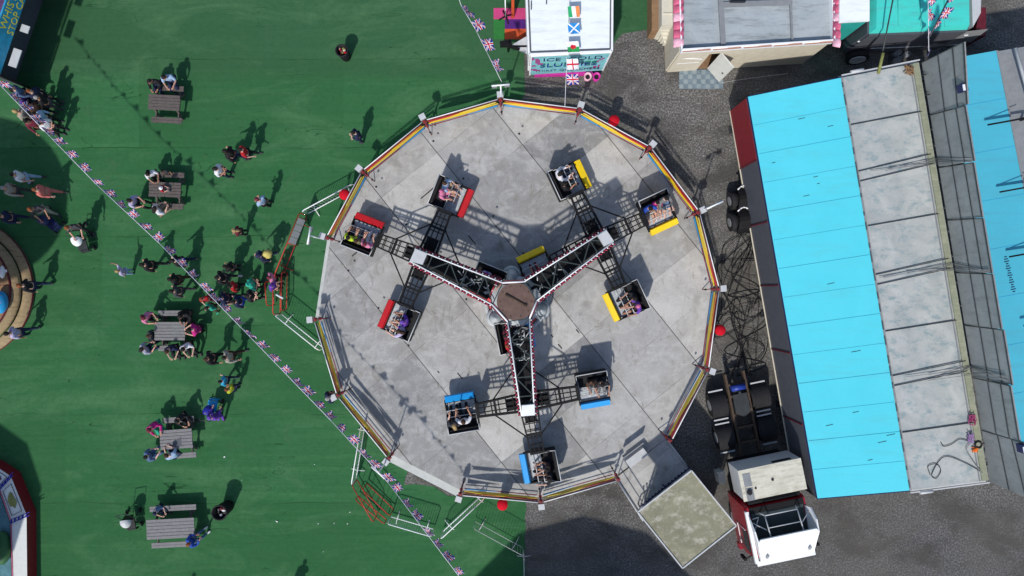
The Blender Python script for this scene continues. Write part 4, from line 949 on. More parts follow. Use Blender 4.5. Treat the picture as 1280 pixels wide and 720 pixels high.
for s in (-1,1):
    g=MB(); g.box((s*1.235,5.35,2.08),(.03,.85,.62)); g.build('side_window','glass_dark',cab,loc=Z0)
    g=MB(); g.beam((s*1.22,5.9,2.3),(s*1.5,6.02,2.3),.025); g.box((s*1.5,6.0,2.1),(.12,.10,.5)); g.build('mirror','black_paint',cab,loc=Z0)
    g=MB(); g.box((s*1.26,5.3,1.3),(.03,.9,.025)); g.beam((s*1.27,4.85,1.2),(s*1.27,4.85,2.3),.015); g.build('grab_handle','white_paint',cab,loc=Z0)
    g=MB(); g.box((s*.98,6.14,.85),(.34,.05,.2)); g.build('headlight','pale_grey',cab,loc=Z0)
g=MB(); g.box((0,3.98,2.82),(2.2,.34,.05)); g.box((0,3.66,2.0),(2.1,.10,1.5)); g.build('rear_panel_and_shade','black_paint',cab,loc=Z0)  # black roof strip paints in the shadow behind the deflector; upright box backs the cab
g=MB(); g.box((0,6.12,.62),(2.5,.25,.35)); g.build('bumper','cab_red',cab,loc=Z0)
# white deflector: hollow shell open at the rear
def U(w,y0,y1,z,r): 
    pts=[Vector((-w,y0,z))]
    for k in range(7): t=math.pi-k*math.pi/12; pts.append(Vector((-w+r+r*math.cos(t),y1-r+r*math.sin(t),z)))
    for k in range(7): t=math.pi/2-k*math.pi/12; pts.append(Vector((w-r+r*math.cos(t),y1-r+r*math.sin(t),z)))
    return pts+[Vector((w,y0,z))]
g=MB()
def sheet2(g,q,th=.05):
    q=[Vector(v) for v in q]; n=(q[1]-q[0]).cross(q[2]-q[0]).normalized()*th; vs=q+[v-n for v in q]; k=len(q)
    g.add(vs,[tuple(range(k)),tuple(range(k,2*k))[::-1]]+[(i,k+i,k+(i+1)%k,(i+1)%k) for i in range(k)])
sheet2(g,[(-1.06,5.98,2.95),(1.06,5.98,2.95),(1.22,4.95,3.56),(1.10,4.80,3.62),(-1.10,4.80,3.62),(-1.22,4.95,3.56)][::-1])
for s in (-1,1):
    q=[(s*1.22,4.95,3.56),(s*1.06,5.98,2.95),(s*1.06,5.98,2.78),(s*1.16,4.15,2.78),(s*1.25,4.15,3.15),(s*1.25,4.5,3.5)]
    sheet2(g,q if s<0 else q[::-1],.05)
g.add([(-1.06,5.98,2.95),(1.06,5.98,2.95),(1.04,6.02,2.78),(-1.04,6.02,2.78)],[(0,1,2,3)])
ro=g.build('roof_deflector','white_paint',tk,loc=Z0)
g=MB(); g.box((0,4.9,2.83),(2.1,1.7,.04)); g.box((0,5.2,3.0),(1.9,.05,.3)); g.build('inner_tray','truss_green',ro,loc=Z0)
g=MB(); g.path([(-.65,4.05,3.25),(.65,4.05,3.25),(.65,4.9,3.5),(-.65,4.9,3.5),(-.65,4.05,3.25)],.025); g.path([(-.65,4.5,3.38),(.65,4.5,3.38)],.02); g.path([(-.65,4.05,3.25),(-.75,4.05,2.8)],.025); g.path([(.65,4.05,3.25),(.75,4.05,2.8)],.025); g.path([(-.7,4.6,3.3),(-1.15,4.3,3.05)],.022); g.path([(.7,4.6,3.3),(1.15,4.3,3.05)],.022); g.path([(1.1,4.7,3.0),(.8,4.2,2.9),(1.1,4.2,3.0)],.018); g.build('support_frame','pale_grey',ro,loc=Z0)
g=MB(); g.box((0,6.10,2.70),(2.36,.20,.08)); g.build('sun_visor','white_paint',cab,loc=Z0)
g=MB(); g.box((1.19,5.0,2.74),(.14,2.1,.14)); g.build('side_fairing','white_paint',cab,loc=Z0)
mtx=lambda x: x
for x in (-.85,.85):
    g=MB(); g.add([(x-.1,5.72,3.16),(x+.1,5.72,3.16),(x,5.55,3.265)],[(0,1,2)]); g.add([(x-.05,5.80,3.10),(x+.05,5.80,3.10),(x+.05,5.76,3.13),(x-.05,5.76,3.13)],[(0,1,2,3)]); g.build('small_mark','mid_grey',ro,loc=Z0)
# ================================================================== picnic tables
def table(px,py,w,d,rz,m_,label,sit=True):
    p=P(px,py,.75); t=thing('picnic_table',label,'picnic table',(p.x,p.y,0),math.radians(rz),'picnic tables on the green lawn',local=True)
    n=5 if d<.8 else 6; g=MB(); rr=random.Random(px)
    for i in range(n): g.box((rr.uniform(-.01,.01),-d/2+d*(i+.5)/n,.73+rr.uniform(-.003,.003)),(w,d/n-.018,.04))
    g.build('tabletop',m_,t,loc=Z0)
    for s in (-1,1):
        g=MB(); 
        for k in (-1,1): g.box((0,s*(d/2+.36)+k*.06,.44),(w*.98,.11,.04))
        g.build('bench',m_,t,loc=Z0)
    for s in (-1,1):
        for k in (-1,1):
            g=MB(); g.beam((s*w*.36,k*.18,.70),(s*w*.36,k*(d/2+.22),.0),.05,4); g.build('leg','table_brown',t,loc=Z0)
        g=MB(); g.box((s*w*.36,0,.39),(.05,d+1.0,.09)); g.box((s*w*.36,0,.68),(.05,d*.9,.07)); g.build('crossbar','table_brown',t,loc=Z0)
    return t
table(205,128,1.35,.66,-3,'table_brown','dark slatted picnic table nearest the top, with two sitters on its far bench')
table(206,237,1.36,.64,-2,'table_brown','dark slatted picnic table with a small child in red sitting on it')
table(212,414,1.30,.80,0,'table_grey','grey picnic table crowded with sitters in magenta, black and white')
table(220,549,1.38,.84,4,'table_grey','grey picnic table with a triangular dark patch, magenta-topped sitter at its corner')
table(213,661,2.05,.86,3,'table_grey','longest grey picnic table, beside the black bin, mostly empty benches')
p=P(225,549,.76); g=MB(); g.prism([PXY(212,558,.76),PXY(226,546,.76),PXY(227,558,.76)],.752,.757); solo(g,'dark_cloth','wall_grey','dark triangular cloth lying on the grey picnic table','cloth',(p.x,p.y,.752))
# ================================================================== bins
def bin_(px,py,r,h,label,m_,items):
    p=P(px,py,h); t=thing('litter_bin',label,'bin',(p.x,p.y,0)); c=(p.x,p.y,0)
    g=MB(); g.lathe(c,[(r*.8,0),(r,h),(r*.93,h),(r*.78,.25),(0,.25)],24); g.build('body',m_,t)
    g=MB(); g.torus((p.x,p.y,h),r*.97,.03,n=24); g.build('rim','black_rubber',t); rr=random.Random(px); g=MB()
    for i in range(9): g.ball((p.x+rr.uniform(-r*.5,r*.5),p.y+rr.uniform(-r*.5,r*.5),h-.22+rr.random()*.08),(rr.uniform(.05,.12),rr.uniform(.05,.1),.06),7,i%len(items))
    g.build('rubbish',items,t)
bin_(274,641,.32,.95,'black round litter bin beside the longest grey picnic table','black_paint',['black','wall_grey','white_paint','maroon'])
bin_(427,63,.26,.85,'small dark bin full of red and pale rubbish standing alone on the upper lawn','black_paint',['bright_red','cream','olive','maroon'])
# ================================================================== barriers
def barrier(a,b,zt,m_,label,name='crowd_barrier',grp='white crowd barriers round the queue area',n=18,feet=True,r=.022,za=.18):
    A_=P(*a,zt); B_=P(*b,zt); A_.z=0; B_.z=0; u=(B_-A_).normalized(); L_=(B_-A_).length
    t=thing(name,label,'barrier',tuple(A_),0,grp); Zt=Vector((0,0,zt)); Zb=Vector((0,0,za))
    g=MB(); g.path([A_+Zb,A_+Zt-Vector((0,0,.1)),A_+Zt+u*.1,B_+Zt-u*.1,B_+Zt-Vector((0,0,.1)),B_+Zb,A_+Zb],r,6); g.build('frame',m_,t)
    g=MB()
    for i in range(1,n): q=A_+u*(L_*i/n); g.beam(q+Zb,q+Zt,.008,4)
    g.build('bars',m_,t)
    if feet:
        nn=Vector((-u.y,u.x,0))
        for e in (.15,.85): q=A_+u*(L_*e); g=MB(); g.path([q-nn*.3,q-nn*.25+Vector((0,0,.10)),q+Zb,q+nn*.25+Vector((0,0,.10)),q+nn*.3],.02,5); g.build('foot',m_,t)
barrier((377,264),(440,230),1.1,'white_paint','white crowd barrier running from the red queue arch up to the red tub')
barrier((343,394),(398,438),1.1,'white_paint','white crowd barrier from the red queue frames to the lower left fence post')
barrier((439,606),(451,533),1.1,'white_paint','white crowd barrier crossed by the bunting, above the lower red frames')
barrier((484,655),(539,671),1.1,'white_paint','white crowd barrier joined to the lower red frames, under the bunting line')
barrier((551,674),(605,624),1.1,'white_paint','white crowd barrier slanting up to the bottom edge of the ride platform')
barrier((592,661),(654,695),1.1,'pale_grey','thin grey crowd barrier at the lawn edge near the red tub',r=.012)
barrier((655,697),(656,760),1.1,'pale_grey','thin grey crowd barrier leaving the picture at the bottom edge of the lawn',r=.012)
rg='red queue frames'
barrier((374,266),(342,346),1.25,'bar_red','long red queue frame with grey board panels fixed along its top',name='queue_frame',grp=rg,n=10)
barrier((331,352),(333,382),1.1,'bar_red','short red queue frame, left side of the pen holding the two children',name='queue_frame',grp=rg,n=6,feet=False)
barrier((341,344),(341,393),1.1,'bar_red','middle red queue frame of the pen, nearest the white barrier end',name='queue_frame',grp=rg,n=8,feet=False)
barrier((352,340),(351,388),.9,'bar_red','right-hand red queue frame of the pen facing the platform',name='queue_frame',grp=rg,n=8,feet=False)
barrier((440,607),(466,653),1.1,'bar_red','lower left red frame of the exit gate beside the bunting',name='queue_frame',grp=rg,n=6,feet=False)
barrier((453,612),(487,645),1.1,'bar_red','upper right red frame of the exit gate beside the bunting',name='queue_frame',grp=rg,n=6,feet=False)
barrier((444,625),(480,655),.75,'bar_red','low middle red frame of the exit gate touching the white barrier',name='queue_frame',grp=rg,n=5,feet=False)
a,b=P(373,272,1.3),P(360,304,1.3); u=(b-a)/4; t=thing('height_board','run of four grey board panels fixed on the long red queue frame','board',(a.x,a.y,0))
for i in range(4):
    g=MB(); q=a+u*i; e=q+u*.92; n=Vector((u.y,-u.x,0)).normalized()*.22; 
    if n.x<0: n=-n
    vs=[q,e,e+n-Vector((0,0,.28)),q+n-Vector((0,0,.28))]; vs+=[v-Vector((0,0,.03)) for v in vs]; g.add(vs,[(0,1,2,3),(7,6,5,4),(0,4,5,1),(1,5,6,2),(2,6,7,3),(3,7,4,0)]); g.build('panel','mid_grey',t)
g=MB(); g.beam((a.x,a.y,0),(a.x,a.y,1.25),.03); g.beam((b.x,b.y,0),(b.x,b.y,1.25),.03); g.build_each('post','bar_red',t)
p=P(343,352,1.5); q=P(355,374,1.1); t=thing('white_rail','short white rail lying across the red queue pen','rail',tuple(P(346,368,1.1))); g=MB(); g.beam(P(345,368,1.12),P(354,373,1.12),.04,6); g.build('rail','white_paint',t)
# ================================================================== bunting
def flag(w,h,kind,parent,p,along,rr,tilt):
    nx,ny=6,4; al=along.normalized(); side=Vector((-al.y,al.x,0)); 
    if side.y<0 : side=-side
    az=rr.uniform(-1.0,.9); down=Vector((.15,-.92,-.35)).normalized() if kind!='uk' or tilt==1.25 else (Vector((math.cos(az)*.95+.0,math.sin(az)*.3+rr.uniform(.0,.5),0)).normalized()*math.sin(tilt)-Vector((0,0,1))*math.cos(tilt))
    ph=rr.uniform(0,6); ed=(al+Vector((0,0,0))).normalized(); vs=[]; nrm=ed.cross(down).normalized()
    for j in range(ny+1):
        for i in range(nx+1):
            vs.append(p+ed*((i/nx-(.5 if tilt!=1.25 else .25))*w)+down*(h*j/ny)+nrm*(math.sin(ph+i*1.1+j*.6)*.05*(j/ny)*1.6))
    off=parent.location; me=D.meshes.new('flag'); me.from_pydata([tuple(v-off) for v in vs],[],[(j*(nx+1)+i,j*(nx+1)+i+1,(j+1)*(nx+1)+i+1,(j+1)*(nx+1)+i) for j in range(ny) for i in range(nx)])
    uv=me.uv_layers.new(name='UVMap')
    for l in me.loops: i=l.vertex_index%(nx+1); j=l.vertex_index//(nx+1); uv.data[l.index].uv=(i/nx,1-j/ny)
    me.materials.append(flagmat(kind)); o=D.objects.new('flag',me); COL.objects.link(o); o.parent=parent; return o
def bunting(pts,zs,label,kinds=None,spacing=.66,seed=1,fw=.44,fh=.36,skip0=.2,spots=None,mcord='cord_white',tilts=(.55,1.4),r=.012):
    W_=[P(a,b,z) for (a,b),z in zip(pts,zs)]; t=thing('bunting',label,'bunting',tuple(W_[0]))
    g=MB(); g.path(W_,r,5); g.build('cord',mcord,t); rr=random.Random(seed)
    if spots:
        for (a,b,kd) in spots:
            al=(W_[-1]-W_[0]); p=P(a,b,zs[0]); flag(fw,fh,kd,t,p,Vector((1,0.05,0)),rr,1.25)
        return
    k=0; rem=skip0
    for a,b in zip(W_,W_[1:]):
        L_=(b-a).length; s=rem
        while s<L_: flag(fw*rr.uniform(.85,1.1),fh*rr.uniform(.8,1.1),'uk',t,a+(b-a)*(s/L_),b-a,rr,rr.uniform(*tilts)); s+=spacing*rr.uniform(.85,1.15)
        rem=s-L_
bunting([(-6,100),(57,165),(120,230),(200,305),(300,408),(413,525),(485,603),(575,722)],[3.3,3.1,3.0,3.0,3.0,3.0,3.05,3.2],'long string of Union flag bunting crossing the lawn diagonally over the queue',spacing=.66,fw=.40,fh=.32)
bunting([(566,-22),(577,8),(594,36),(608,64),(627,102)],[3.2]*4+[3.05],'short string of Union flags ending at the top floodlight mast',seed=4,spots=None,spacing=.85,fw=.5,fh=.4,skip0=.25)
bunting([(712,-5),(706,134)],[3.1,1.7],'vertical string of assorted national flags over the white kiosk roof',spots=[(713,8,'ireland'),(713,29,'scotland'),(712,52,'wales'),(711.5,74,'england'),(711.5,93,'uk')],fw=.46,fh=.40)
bunting([(1160,-10),(1161,64)],[4.4,3.4],'white cord of Union flags over the turquoise trailer roof',seed=12,spacing=.7,fw=.42)
bunting([(1190,-10),(1162,46)],[4.4,4.2],'dark line of Union flags slanting over the turquoise trailer',seed=15,spacing=.55,mcord='dark_steel',r=.03)
# ================================================================== round timber platform at the left
cp=P(-50,362,.2); t=thing('round_roundabout','round timber-decked children\'s roundabout with two curved steps at the left edge','roundabout',(cp.x,cp.y,0)); c=(cp.x,cp.y,0)
g=MB(); g.lathe(c,[(3.12,.0),(3.12,.17),(2.72,.17)],72,0); g.lathe(c,[(2.66,.17),(2.66,.34),(2.3,.34)],72,0); g.build('step','wood_step',t)
g=MB(); g.lathe(c,[(3.13,.168),(3.16,.15),(3.13,.05)],72,0); g.lathe(c,[(2.72,.17),(2.70,.06),(2.66,.05)],60,0); g.lathe(c,[(2.30,.34),(2.34,.345),(2.36,.36),(2.28,.39)],72); g.build('step_edge','maroon',t)
g=MB(); g.lathe(c,[(2.28,.38),(0,.38)],72); g.build('floor','wood_brown',t)
g=MB()
for k in range(18):
    a=math.radians(-90+k*10.6); g.beam((cp.x+1.2*math.cos(a),cp.y+1.2*math.sin(a),.385),(cp.x+2.25*math.cos(a),cp.y+2.25*math.sin(a),.385),.012,4)
g.build('deck_strip','maroon',t)
g=MB(); g.cyl(c,.14,.38,4.6,14); g.build('mast','maroon',t)
g=MB(); g.lathe((cp.x-.2,cp.y+.2,0),[(3.55,4.3),(3.5,4.45),(0,5.1)],36); g.lathe((cp.x-.2,cp.y+.2,0),[(0,4.25),(3.55,4.3)],36); g.build('canopy','pink_tile',t)
p=P(-7,378,.95); q=thing('toy_car','blue and red toy ride car on the timber floor at the left edge','toy car',(p.x,p.y,.38)); g=MB(); g.ball((p.x,p.y,.62),(.3,.5,.28),16); g.build('body','sky_paint',q); g=MB(); g.torus((p.x,p.y,.8),.17,.045); g.ball((p.x,p.y+.3,.78),(.14,.1,.1)); g.build('cockpit','red_paint',q)
p=P(0,340,.9); q=thing('toy_aeroplane','small white toy ride aeroplane above the blue toy car','toy ride',(p.x,p.y,.38)); g=MB(); g.ball((p.x-.05,p.y,.7),(.10,.28,.12),12); g.build('body','white_paint',q); g=MB(); g.box((p.x-.05,p.y+.05,.72),(.42,.12,.03)); g.build('wing','white_paint',q)
# ================================================================== red pool ride bottom left
zr_=.62; out=[(-60,563),(-6,580),(15,594),(35,643),(36,760)]; 
t=thing('pool_ride','red-rimmed children\'s pool ride with white picture panels along its sloping edge','fairground ride',tuple(P(-20,680,0)))
def ring(off,z): 
    c_=P(-75,690,z); out_=[]
    for a,b in out: q=P(a,b,z); out_.append(q+(c_-q).normalized()*off)
    return out_
r0=ring(0,zr_-.1); r1=ring(.07,zr_); r2=ring(.78,zr_-.06); r3=ring(.84,zr_-.35)
g=MB(); vs=[Vector((v.x,v.y,0)) for v in r0]+r0+r1; n=5; g.add(vs,[(j*n+i,j*n+i+1,(j+1)*n+i+1,(j+1)*n+i)[::-1] for j in range(2) for i in range(n-1)]); g.build('rim','wall_red',t)
g=MB(); vs=r1+r2+r3; g.add(vs,[(j*n+i,j*n+i+1,(j+1)*n+i+1,(j+1)*n+i)[::-1] for j in range(2) for i in range(n-1)]); pn=g.build('picture_panel','board_white',t)
g=MB(); g.path([v+Vector((0,0,.02)) for v in r2],.02,5); g.build('pink_trim','pink_tile',pn)
g=MB()
for i in (1,2,3):
    a=r1[i]+Vector((0,0,.03)); b=r2[i]+Vector((0,0,.03)); dd=(r1[i]-r1[i-1]).normalized() if i==1 else (r1[i+1]-r1[i]).normalized()
    ex=(a-b).normalized()*.18
    for s in (-.07,.07): g.beam(a+ex+Vector((.0,s,0)),b+Vector((.0,s,0)),.02,4)
    for k in range(5): q=a.lerp(b,k/4); g.beam(q+Vector((0,-.07,.01)),q+Vector((.03,.07,.01)),.03,4)
g.build('panel_joint','flag_blue',pn)
def inset(i,m_,cx,sx_,sy_,seed):
    a,b,c2,d2=r1[i],r1[i+1],r2[i+1],r2[i]; bl=lambda u_,v_:a.lerp(b,u_).lerp(d2.lerp(c2,u_),v_)+Vector((0,0,.016))
    g=MB(); q=[bl(.14,.16),bl(.86,.16),bl(.86,.84),bl(.14,.84)]
    for k in range(4): g.beam(q[k],q[(k+1)%4],.012,4)
    g.build('panel_line','wall_grey',pn)
    rr=random.Random(seed); g=MB(); pts=[]
    for k in range(14): t_=k/14*2*math.pi; pts.append(bl(cx+sx_*math.cos(t_)*rr.uniform(.7,1.15),.5+sy_*math.sin(t_)*rr.uniform(.7,1.15)))
    g.add(pts,[tuple(range(14))]); g.build('painted_blob',m_,pn)
inset(2,'olive',.5,.2,.3,2)
a_=r1[2].lerp(r1[3],.5)
inset(1,'plum',.5,.28,.16,4)
g=MB(); g.add([Vector((v.x,v.y,.3)) for v in r3]+[P(-200,800,.3),P(-200,540,.3)],[(0,1,2,3,4,5,6)]); g.build('pool','water',t)
g=MB(); p=P(-4,690,.9); g.ball((p.x-.1,p.y,.45),(.35,.75,.25),14); g.build('pool_island','sail_green',t)
g=MB(); p=P(-110,700,0); g.cyl((p.x,p.y,0),.12,0,4.2,12); g.build('mast','pale_grey',t)  # unseen mast added to carry the shadow-casting canopy
cq=Vector((P(-72,705,0).x,P(-72,705,0).y,0)); g=MB(); g.lathe((cq.x,cq.y,0),[(3.3,3.7),(3.25,3.85),(0,4.5)],10); g.lathe((cq.x,cq.y,0),[(0,3.6),(3.3,3.7)],10); g.build('canopy','wall_red',t)  # unseen canopy added to throw the shadow above the pool
# ================================================================== lettered stall top left
zs=3.3; sa=P(37,-30,zs); sb=P(-14,82,zs); 
t=thing('lettered_stall','food stall in the top left corner with blue sign board and yellow lettering','fairground stall',(sb.x,sb.y,0))
u=(sb-sa).normalized(); n=Vector((-u.y,u.x,0)); n=n if n.x>0 else -n
ta_=P(12,-2,zs); tb_=P(-9,60,zs); ub=(tb_-ta_).normalized(); ta_-=ub*1.5; tb_+=ub*.9; nb_=Vector((-ub.y,ub.x,0)); nb_=nb_ if nb_.x>0 else -nb_
ta_-=nb_*.1; tb_-=nb_*.1; lo_a=ta_+nb_*.06-Vector((0,0,.80)); lo_b=tb_+nb_*.06-Vector((0,0,.80))
g=MB(); vs=[ta_,tb_,lo_b,lo_a]; vs+=[v-nb_*.06 for v in vs]; g.add(vs,[(0,1,2,3),(7,6,5,4),(0,4,5,1),(1,5,6,2),(2,6,7,3),(3,7,4,0)]); sgn=g.build('sign_board','sign_blue',t)
X=-ub; Y=(ta_-lo_a).normalized(); nn=X.cross(Y); mm=(ta_.lerp(tb_,.42)); 
text('WHISTLE',.44,'sign_yellow',sgn,lo_a.lerp(lo_b,.40).lerp(ta_.lerp(tb_,.40),.70)+nn*.02,X,Y,1.05); 
pp_=lo_a.lerp(lo_b,.40).lerp(ta_.lerp(tb_,.40),.70)-nn*.0; text('STOP CAFE',.42,'sign_yellow',sgn,pp_-Y*.39+nn*.02,X,Y,.95)
g=MB(); q=[ta_-nb_*.1,tb_-nb_*.1,tb_-nb_*4.2,ta_-nb_*4.2]; g.prism([(v.x,v.y) for v in q],zs-.5,zs-.4); g.build('roof','plum',t)
g=MB(); q=[ta_+nb_*.0,tb_,tb_-nb_*4.1,ta_-nb_*4.1]; vwall(g,q[1],q[2],0,zs-.5,.06); vwall(g,q[3],q[0],0,zs-.5,.06); vwall(g,q[2],q[3],0,zs-.5,.06); vwall(g,q[0]-nb_*1.3,q[1]-nb_*1.3,0,1.0,-.08); g.build('wall','wall_grey',t)
g=MB(); 
for e in (.52,.80): 
    q=ta_.lerp(tb_,e)+nb_*.30; g.box((q.x,q.y,2.35),(.34,.30 if e<.6 else .75,.04),math.atan2(ub.y,ub.x)+math.pi/2)
g.build_each('counter_flap','pale_grey',t)
g=MB(); q=ta_.lerp(tb_,.75)+nb_*1.1; 
for v in (lo_a.lerp(lo_b,.0),lo_b): g.beam((v.x,v.y,0),(v.x,v.y,zs-.6),.05,6)
g.build_each('post','black_paint',t)
p=P(22,70,2.3); q=P(10,95,2.3)
# ================================================================== unseen conical tent, added below the picture to shade the bottom edge
ce=P(640,0,0); g_=lambda px,py: Vector(((px-640)*H/F,(360-py)*H/F,0))
c=g_(692,918); t=thing('unseen_shade_tent','unseen pale conical tent added below the bottom edge to cast shadow','tent',tuple(c))
g=MB(); g.lathe(tuple(c),[(5.7,4.2),(5.65,4.5),(0,6.0)],12); g.lathe(tuple(c),[(0,4.15),(5.7,4.2)],12); g.build('canopy','shade_canvas',t)
for k in range(6):
    a=k*math.pi/3+.3; g=MB(); g.beam(c+Vector((4.4*math.cos(a),4.4*math.sin(a),0)),c+Vector((4.4*math.cos(a),4.4*math.sin(a),4.25)),.07,8); g.build('tent_pole','dark_steel',t)
# litter
rr=random.Random(31)
for k,(a,b) in enumerate(((281,571),(392,580),(303,600),(437,640),(434,655),(346,652),(398,655),(418,654),(48,36),(405,690))):
    p=P(a,b,.03); g=MB(); q=[p+Vector((rr.uniform(-.06,.06),rr.uniform(-.05,.05),rr.uniform(0,.03))) for _ in range(4)]; g.add(q,[(0,1,2),(0,2,3)]); solo(g,'paper_scrap','white_paint','tiny white paper scrap dropped on the green lawn','litter',tuple(p),'paper scraps dropped on the lawn')
# ================================================================== people
def skin(verts,edges,rad,sub=1,name='body'):
    me=D.meshes.new('t'); me.from_pydata(verts,edges,[]); o=D.objects.new('t',me); COL.objects.link(o)
    m=o.modifiers.new('s','SKIN'); m.use_smooth_shade=True
    sv=me.skin_vertices[0].data
    for i,r in enumerate(rad): sv[i].radius=(r,r) if not isinstance(r,tuple) else r
    sv[0].use_root=True
    if sub: s=o.modifiers.new('u','SUBSURF'); s.levels=s.render_levels=sub
    bpy.context.view_layer.update()
    r=D.meshes.new_from_object(o.evaluated_get(bpy.context.evaluated_depsgraph_get())); D.objects.remove(o); r.name=name; return r
def mesh_from(parts,name):
    """parts: list of (mesh or MB, slot) -> one mesh"""
    vs=[];fs=[];mi=[]
    for p,sl in parts:
        o=len(vs)
        if isinstance(p,MB): vs+=[tuple(v) for v in p.v]; fs+=[[o+i for i in f] for f in p.f]; mi+=[sl+k for k in p.mi]
        else: vs+=[tuple(v.co) for v in p.vertices]; fs+=[[o+i for i in f.vertices] for f in p.polygons]; mi+=[sl]*len(p.polygons)
    me=D.meshes.new(name); me.from_pydata(vs,[],fs); n=max(mi)+1
    for _ in range(n): me.materials.append(MATS['eye'])
    me.polygons.foreach_set('material_index',mi); me.polygons.foreach_set('use_smooth',[True]*len(fs)); me.update(); return me
def joints(pose):
    J=dict(pel=(0,0,.95),bel=(0,0,1.10),chest=(0,0,1.30),nk=(0,-.01,1.45),n2=(0,.01,1.52),h0=(0,.035,1.585),h1=(0,.03,1.64),h2=(0,.02,1.69))
    for s,k in ((-1,'L'),(1,'R')):
        J['sh'+k]=(s*.185,-.01,1.39); J['el'+k]=(s*.25,-.04,1.13); J['wr'+k]=(s*.26,.07,.90); J['ha'+k]=(s*.26,.11,.83)
        J['hip'+k]=(s*.09,0,.88); J['kn'+k]=(s*.10,.03,.49); J['an'+k]=(s*.11,-.02,.10)
    up=('pel','bel','chest','nk','n2','h0','h1','h2','shL','shR','elL','elR','wrL','wrR','haL','haR')
    def lean(a,keys=('bel','chest','nk','n2','h0','h1','h2','shL','shR'),pz=.95):
        for k in keys: x,y,z=J[k]; dy=z-pz; J[k]=(x,y*math.cos(a)+dy*math.sin(a),pz+dy*math.cos(a)-y*math.sin(a))
    if pose=='walk':
        J['knL']=(-.10,.16,.50); J['anL']=(-.10,.26,.11); J['knR']=(.10,-.04,.50); J['anR']=(.10,-.34,.16); J['elL']=(-.25,-.15,1.15); J['wrL']=(-.25,-.13,.92); J['haL']=(-.25,-.12,.85); J['elR']=(.25,.08,1.14); J['wrR']=(.22,.28,.97); J['haR']=(.21,.34,.93)
    if pose=='push':
        lean(.12)
        for s,k in ((-1,'L'),(1,'R')): J['el'+k]=(s*.25,.18,1.13); J['wr'+k]=(s*.18,.42,1.05); J['ha'+k]=(s*.17,.50,1.04)
        J['knL']=(-.10,.16,.50); J['anL']=(-.10,.22,.11); J['anR']=(.10,-.30,.14)
    if pose=='fold':
        for s,k in ((-1,'L'),(1,'R')): J['el'+k]=(s*.25,.04,1.13); J['wr'+k]=(s*.02,.22,1.16); J['ha'+k]=(-s*.07,.24,1.18)
        for k in ('h0','h1','h2'): x,y,z=J[k]; J[k]=(x,y+.03,z-.01)
    if pose=='wave':
        J['elR']=(.40,.05,1.45); J['wrR']=(.46,.12,1.68); J['haR']=(.46,.14,1.77)
    if pose in ('sit','ride','rideup'):
        dz=-.42
        for k in up: x,y,z=J[k]; J[k]=(x,y,z+dz)
        for s,k in ((-1,'L'),(1,'R')):
            J['hip'+k]=(s*.09,.02,.50); J['kn'+k]=(s*.13,.44,.52); J['an'+k]=(s*.12,.47,.11)
        if pose=='sit':
            lean(.22,pz=.53)
            for s,k in ((-1,'L'),(1,'R')): J['el'+k]=(s*.25,.20,.74); J['wr'+k]=(s*.15,.42,.80); J['ha'+k]=(s*.10,.49,.80)
        elif pose=='ride':
            lean(-.06,pz=.53)
            for s,k in ((-1,'L'),(1,'R')): J['el'+k]=(s*.25,.16,.74); J['wr'+k]=(s*.16,.36,.86); J['ha'+k]=(s*.15,.43,.87); J['an'+k]=(s*.12,.66,.16); J['kn'+k]=(s*.12,.42,.50)
        else:
            lean(.1,pz=.53)
            for s,k in ((-1,'L'),(1,'R')): J['el'+k]=(s*.3,.22,.92); J['wr'+k]=(s*.24,.44,1.0); J['ha'+k]=(s*.22,.52,1.02); J['an'+k]=(s*.12,.66,.16)
    return J
BONES=[('pel','bel'),('bel','chest'),('chest','nk'),('nk','n2'),('n2','h0'),('h0','h1'),('h1','h2')]+[b for k in 'LR' for b in (('chest','sh'+k),('sh'+k,'el'+k),('el'+k,'wr'+k),('wr'+k,'ha'+k),('pel','hip'+k),('hip'+k,'kn'+k),('kn'+k,'an'+k))]
RAD=dict(pel=.135,bel=.125,chest=.140,nk=.062,n2=.052,h0=.078,h1=.098,h2=.082,sh=.062,el=.042,wr=.028,ha=.036,hip=.092,kn=.06,an=.038)
def bodypart(J,names,extra=0.0,over={}):
    names=list(names); idx={n:i for i,n in enumerate(names)}; r=[]
    for n in names:
        k=n if n in RAD else n[:-1]; r.append(over.get(k,RAD[k])+extra)
    return skin([J[n] for n in names],[(idx[a],idx[b]) for a,b in BONES if a in idx and b in idx],r)
PM={}
ALLJ=['pel','bel','chest','nk','n2','h0','h1','h2']+[n+k for k in 'LR' for n in ('sh','el','wr','ha','hip','kn','an')]
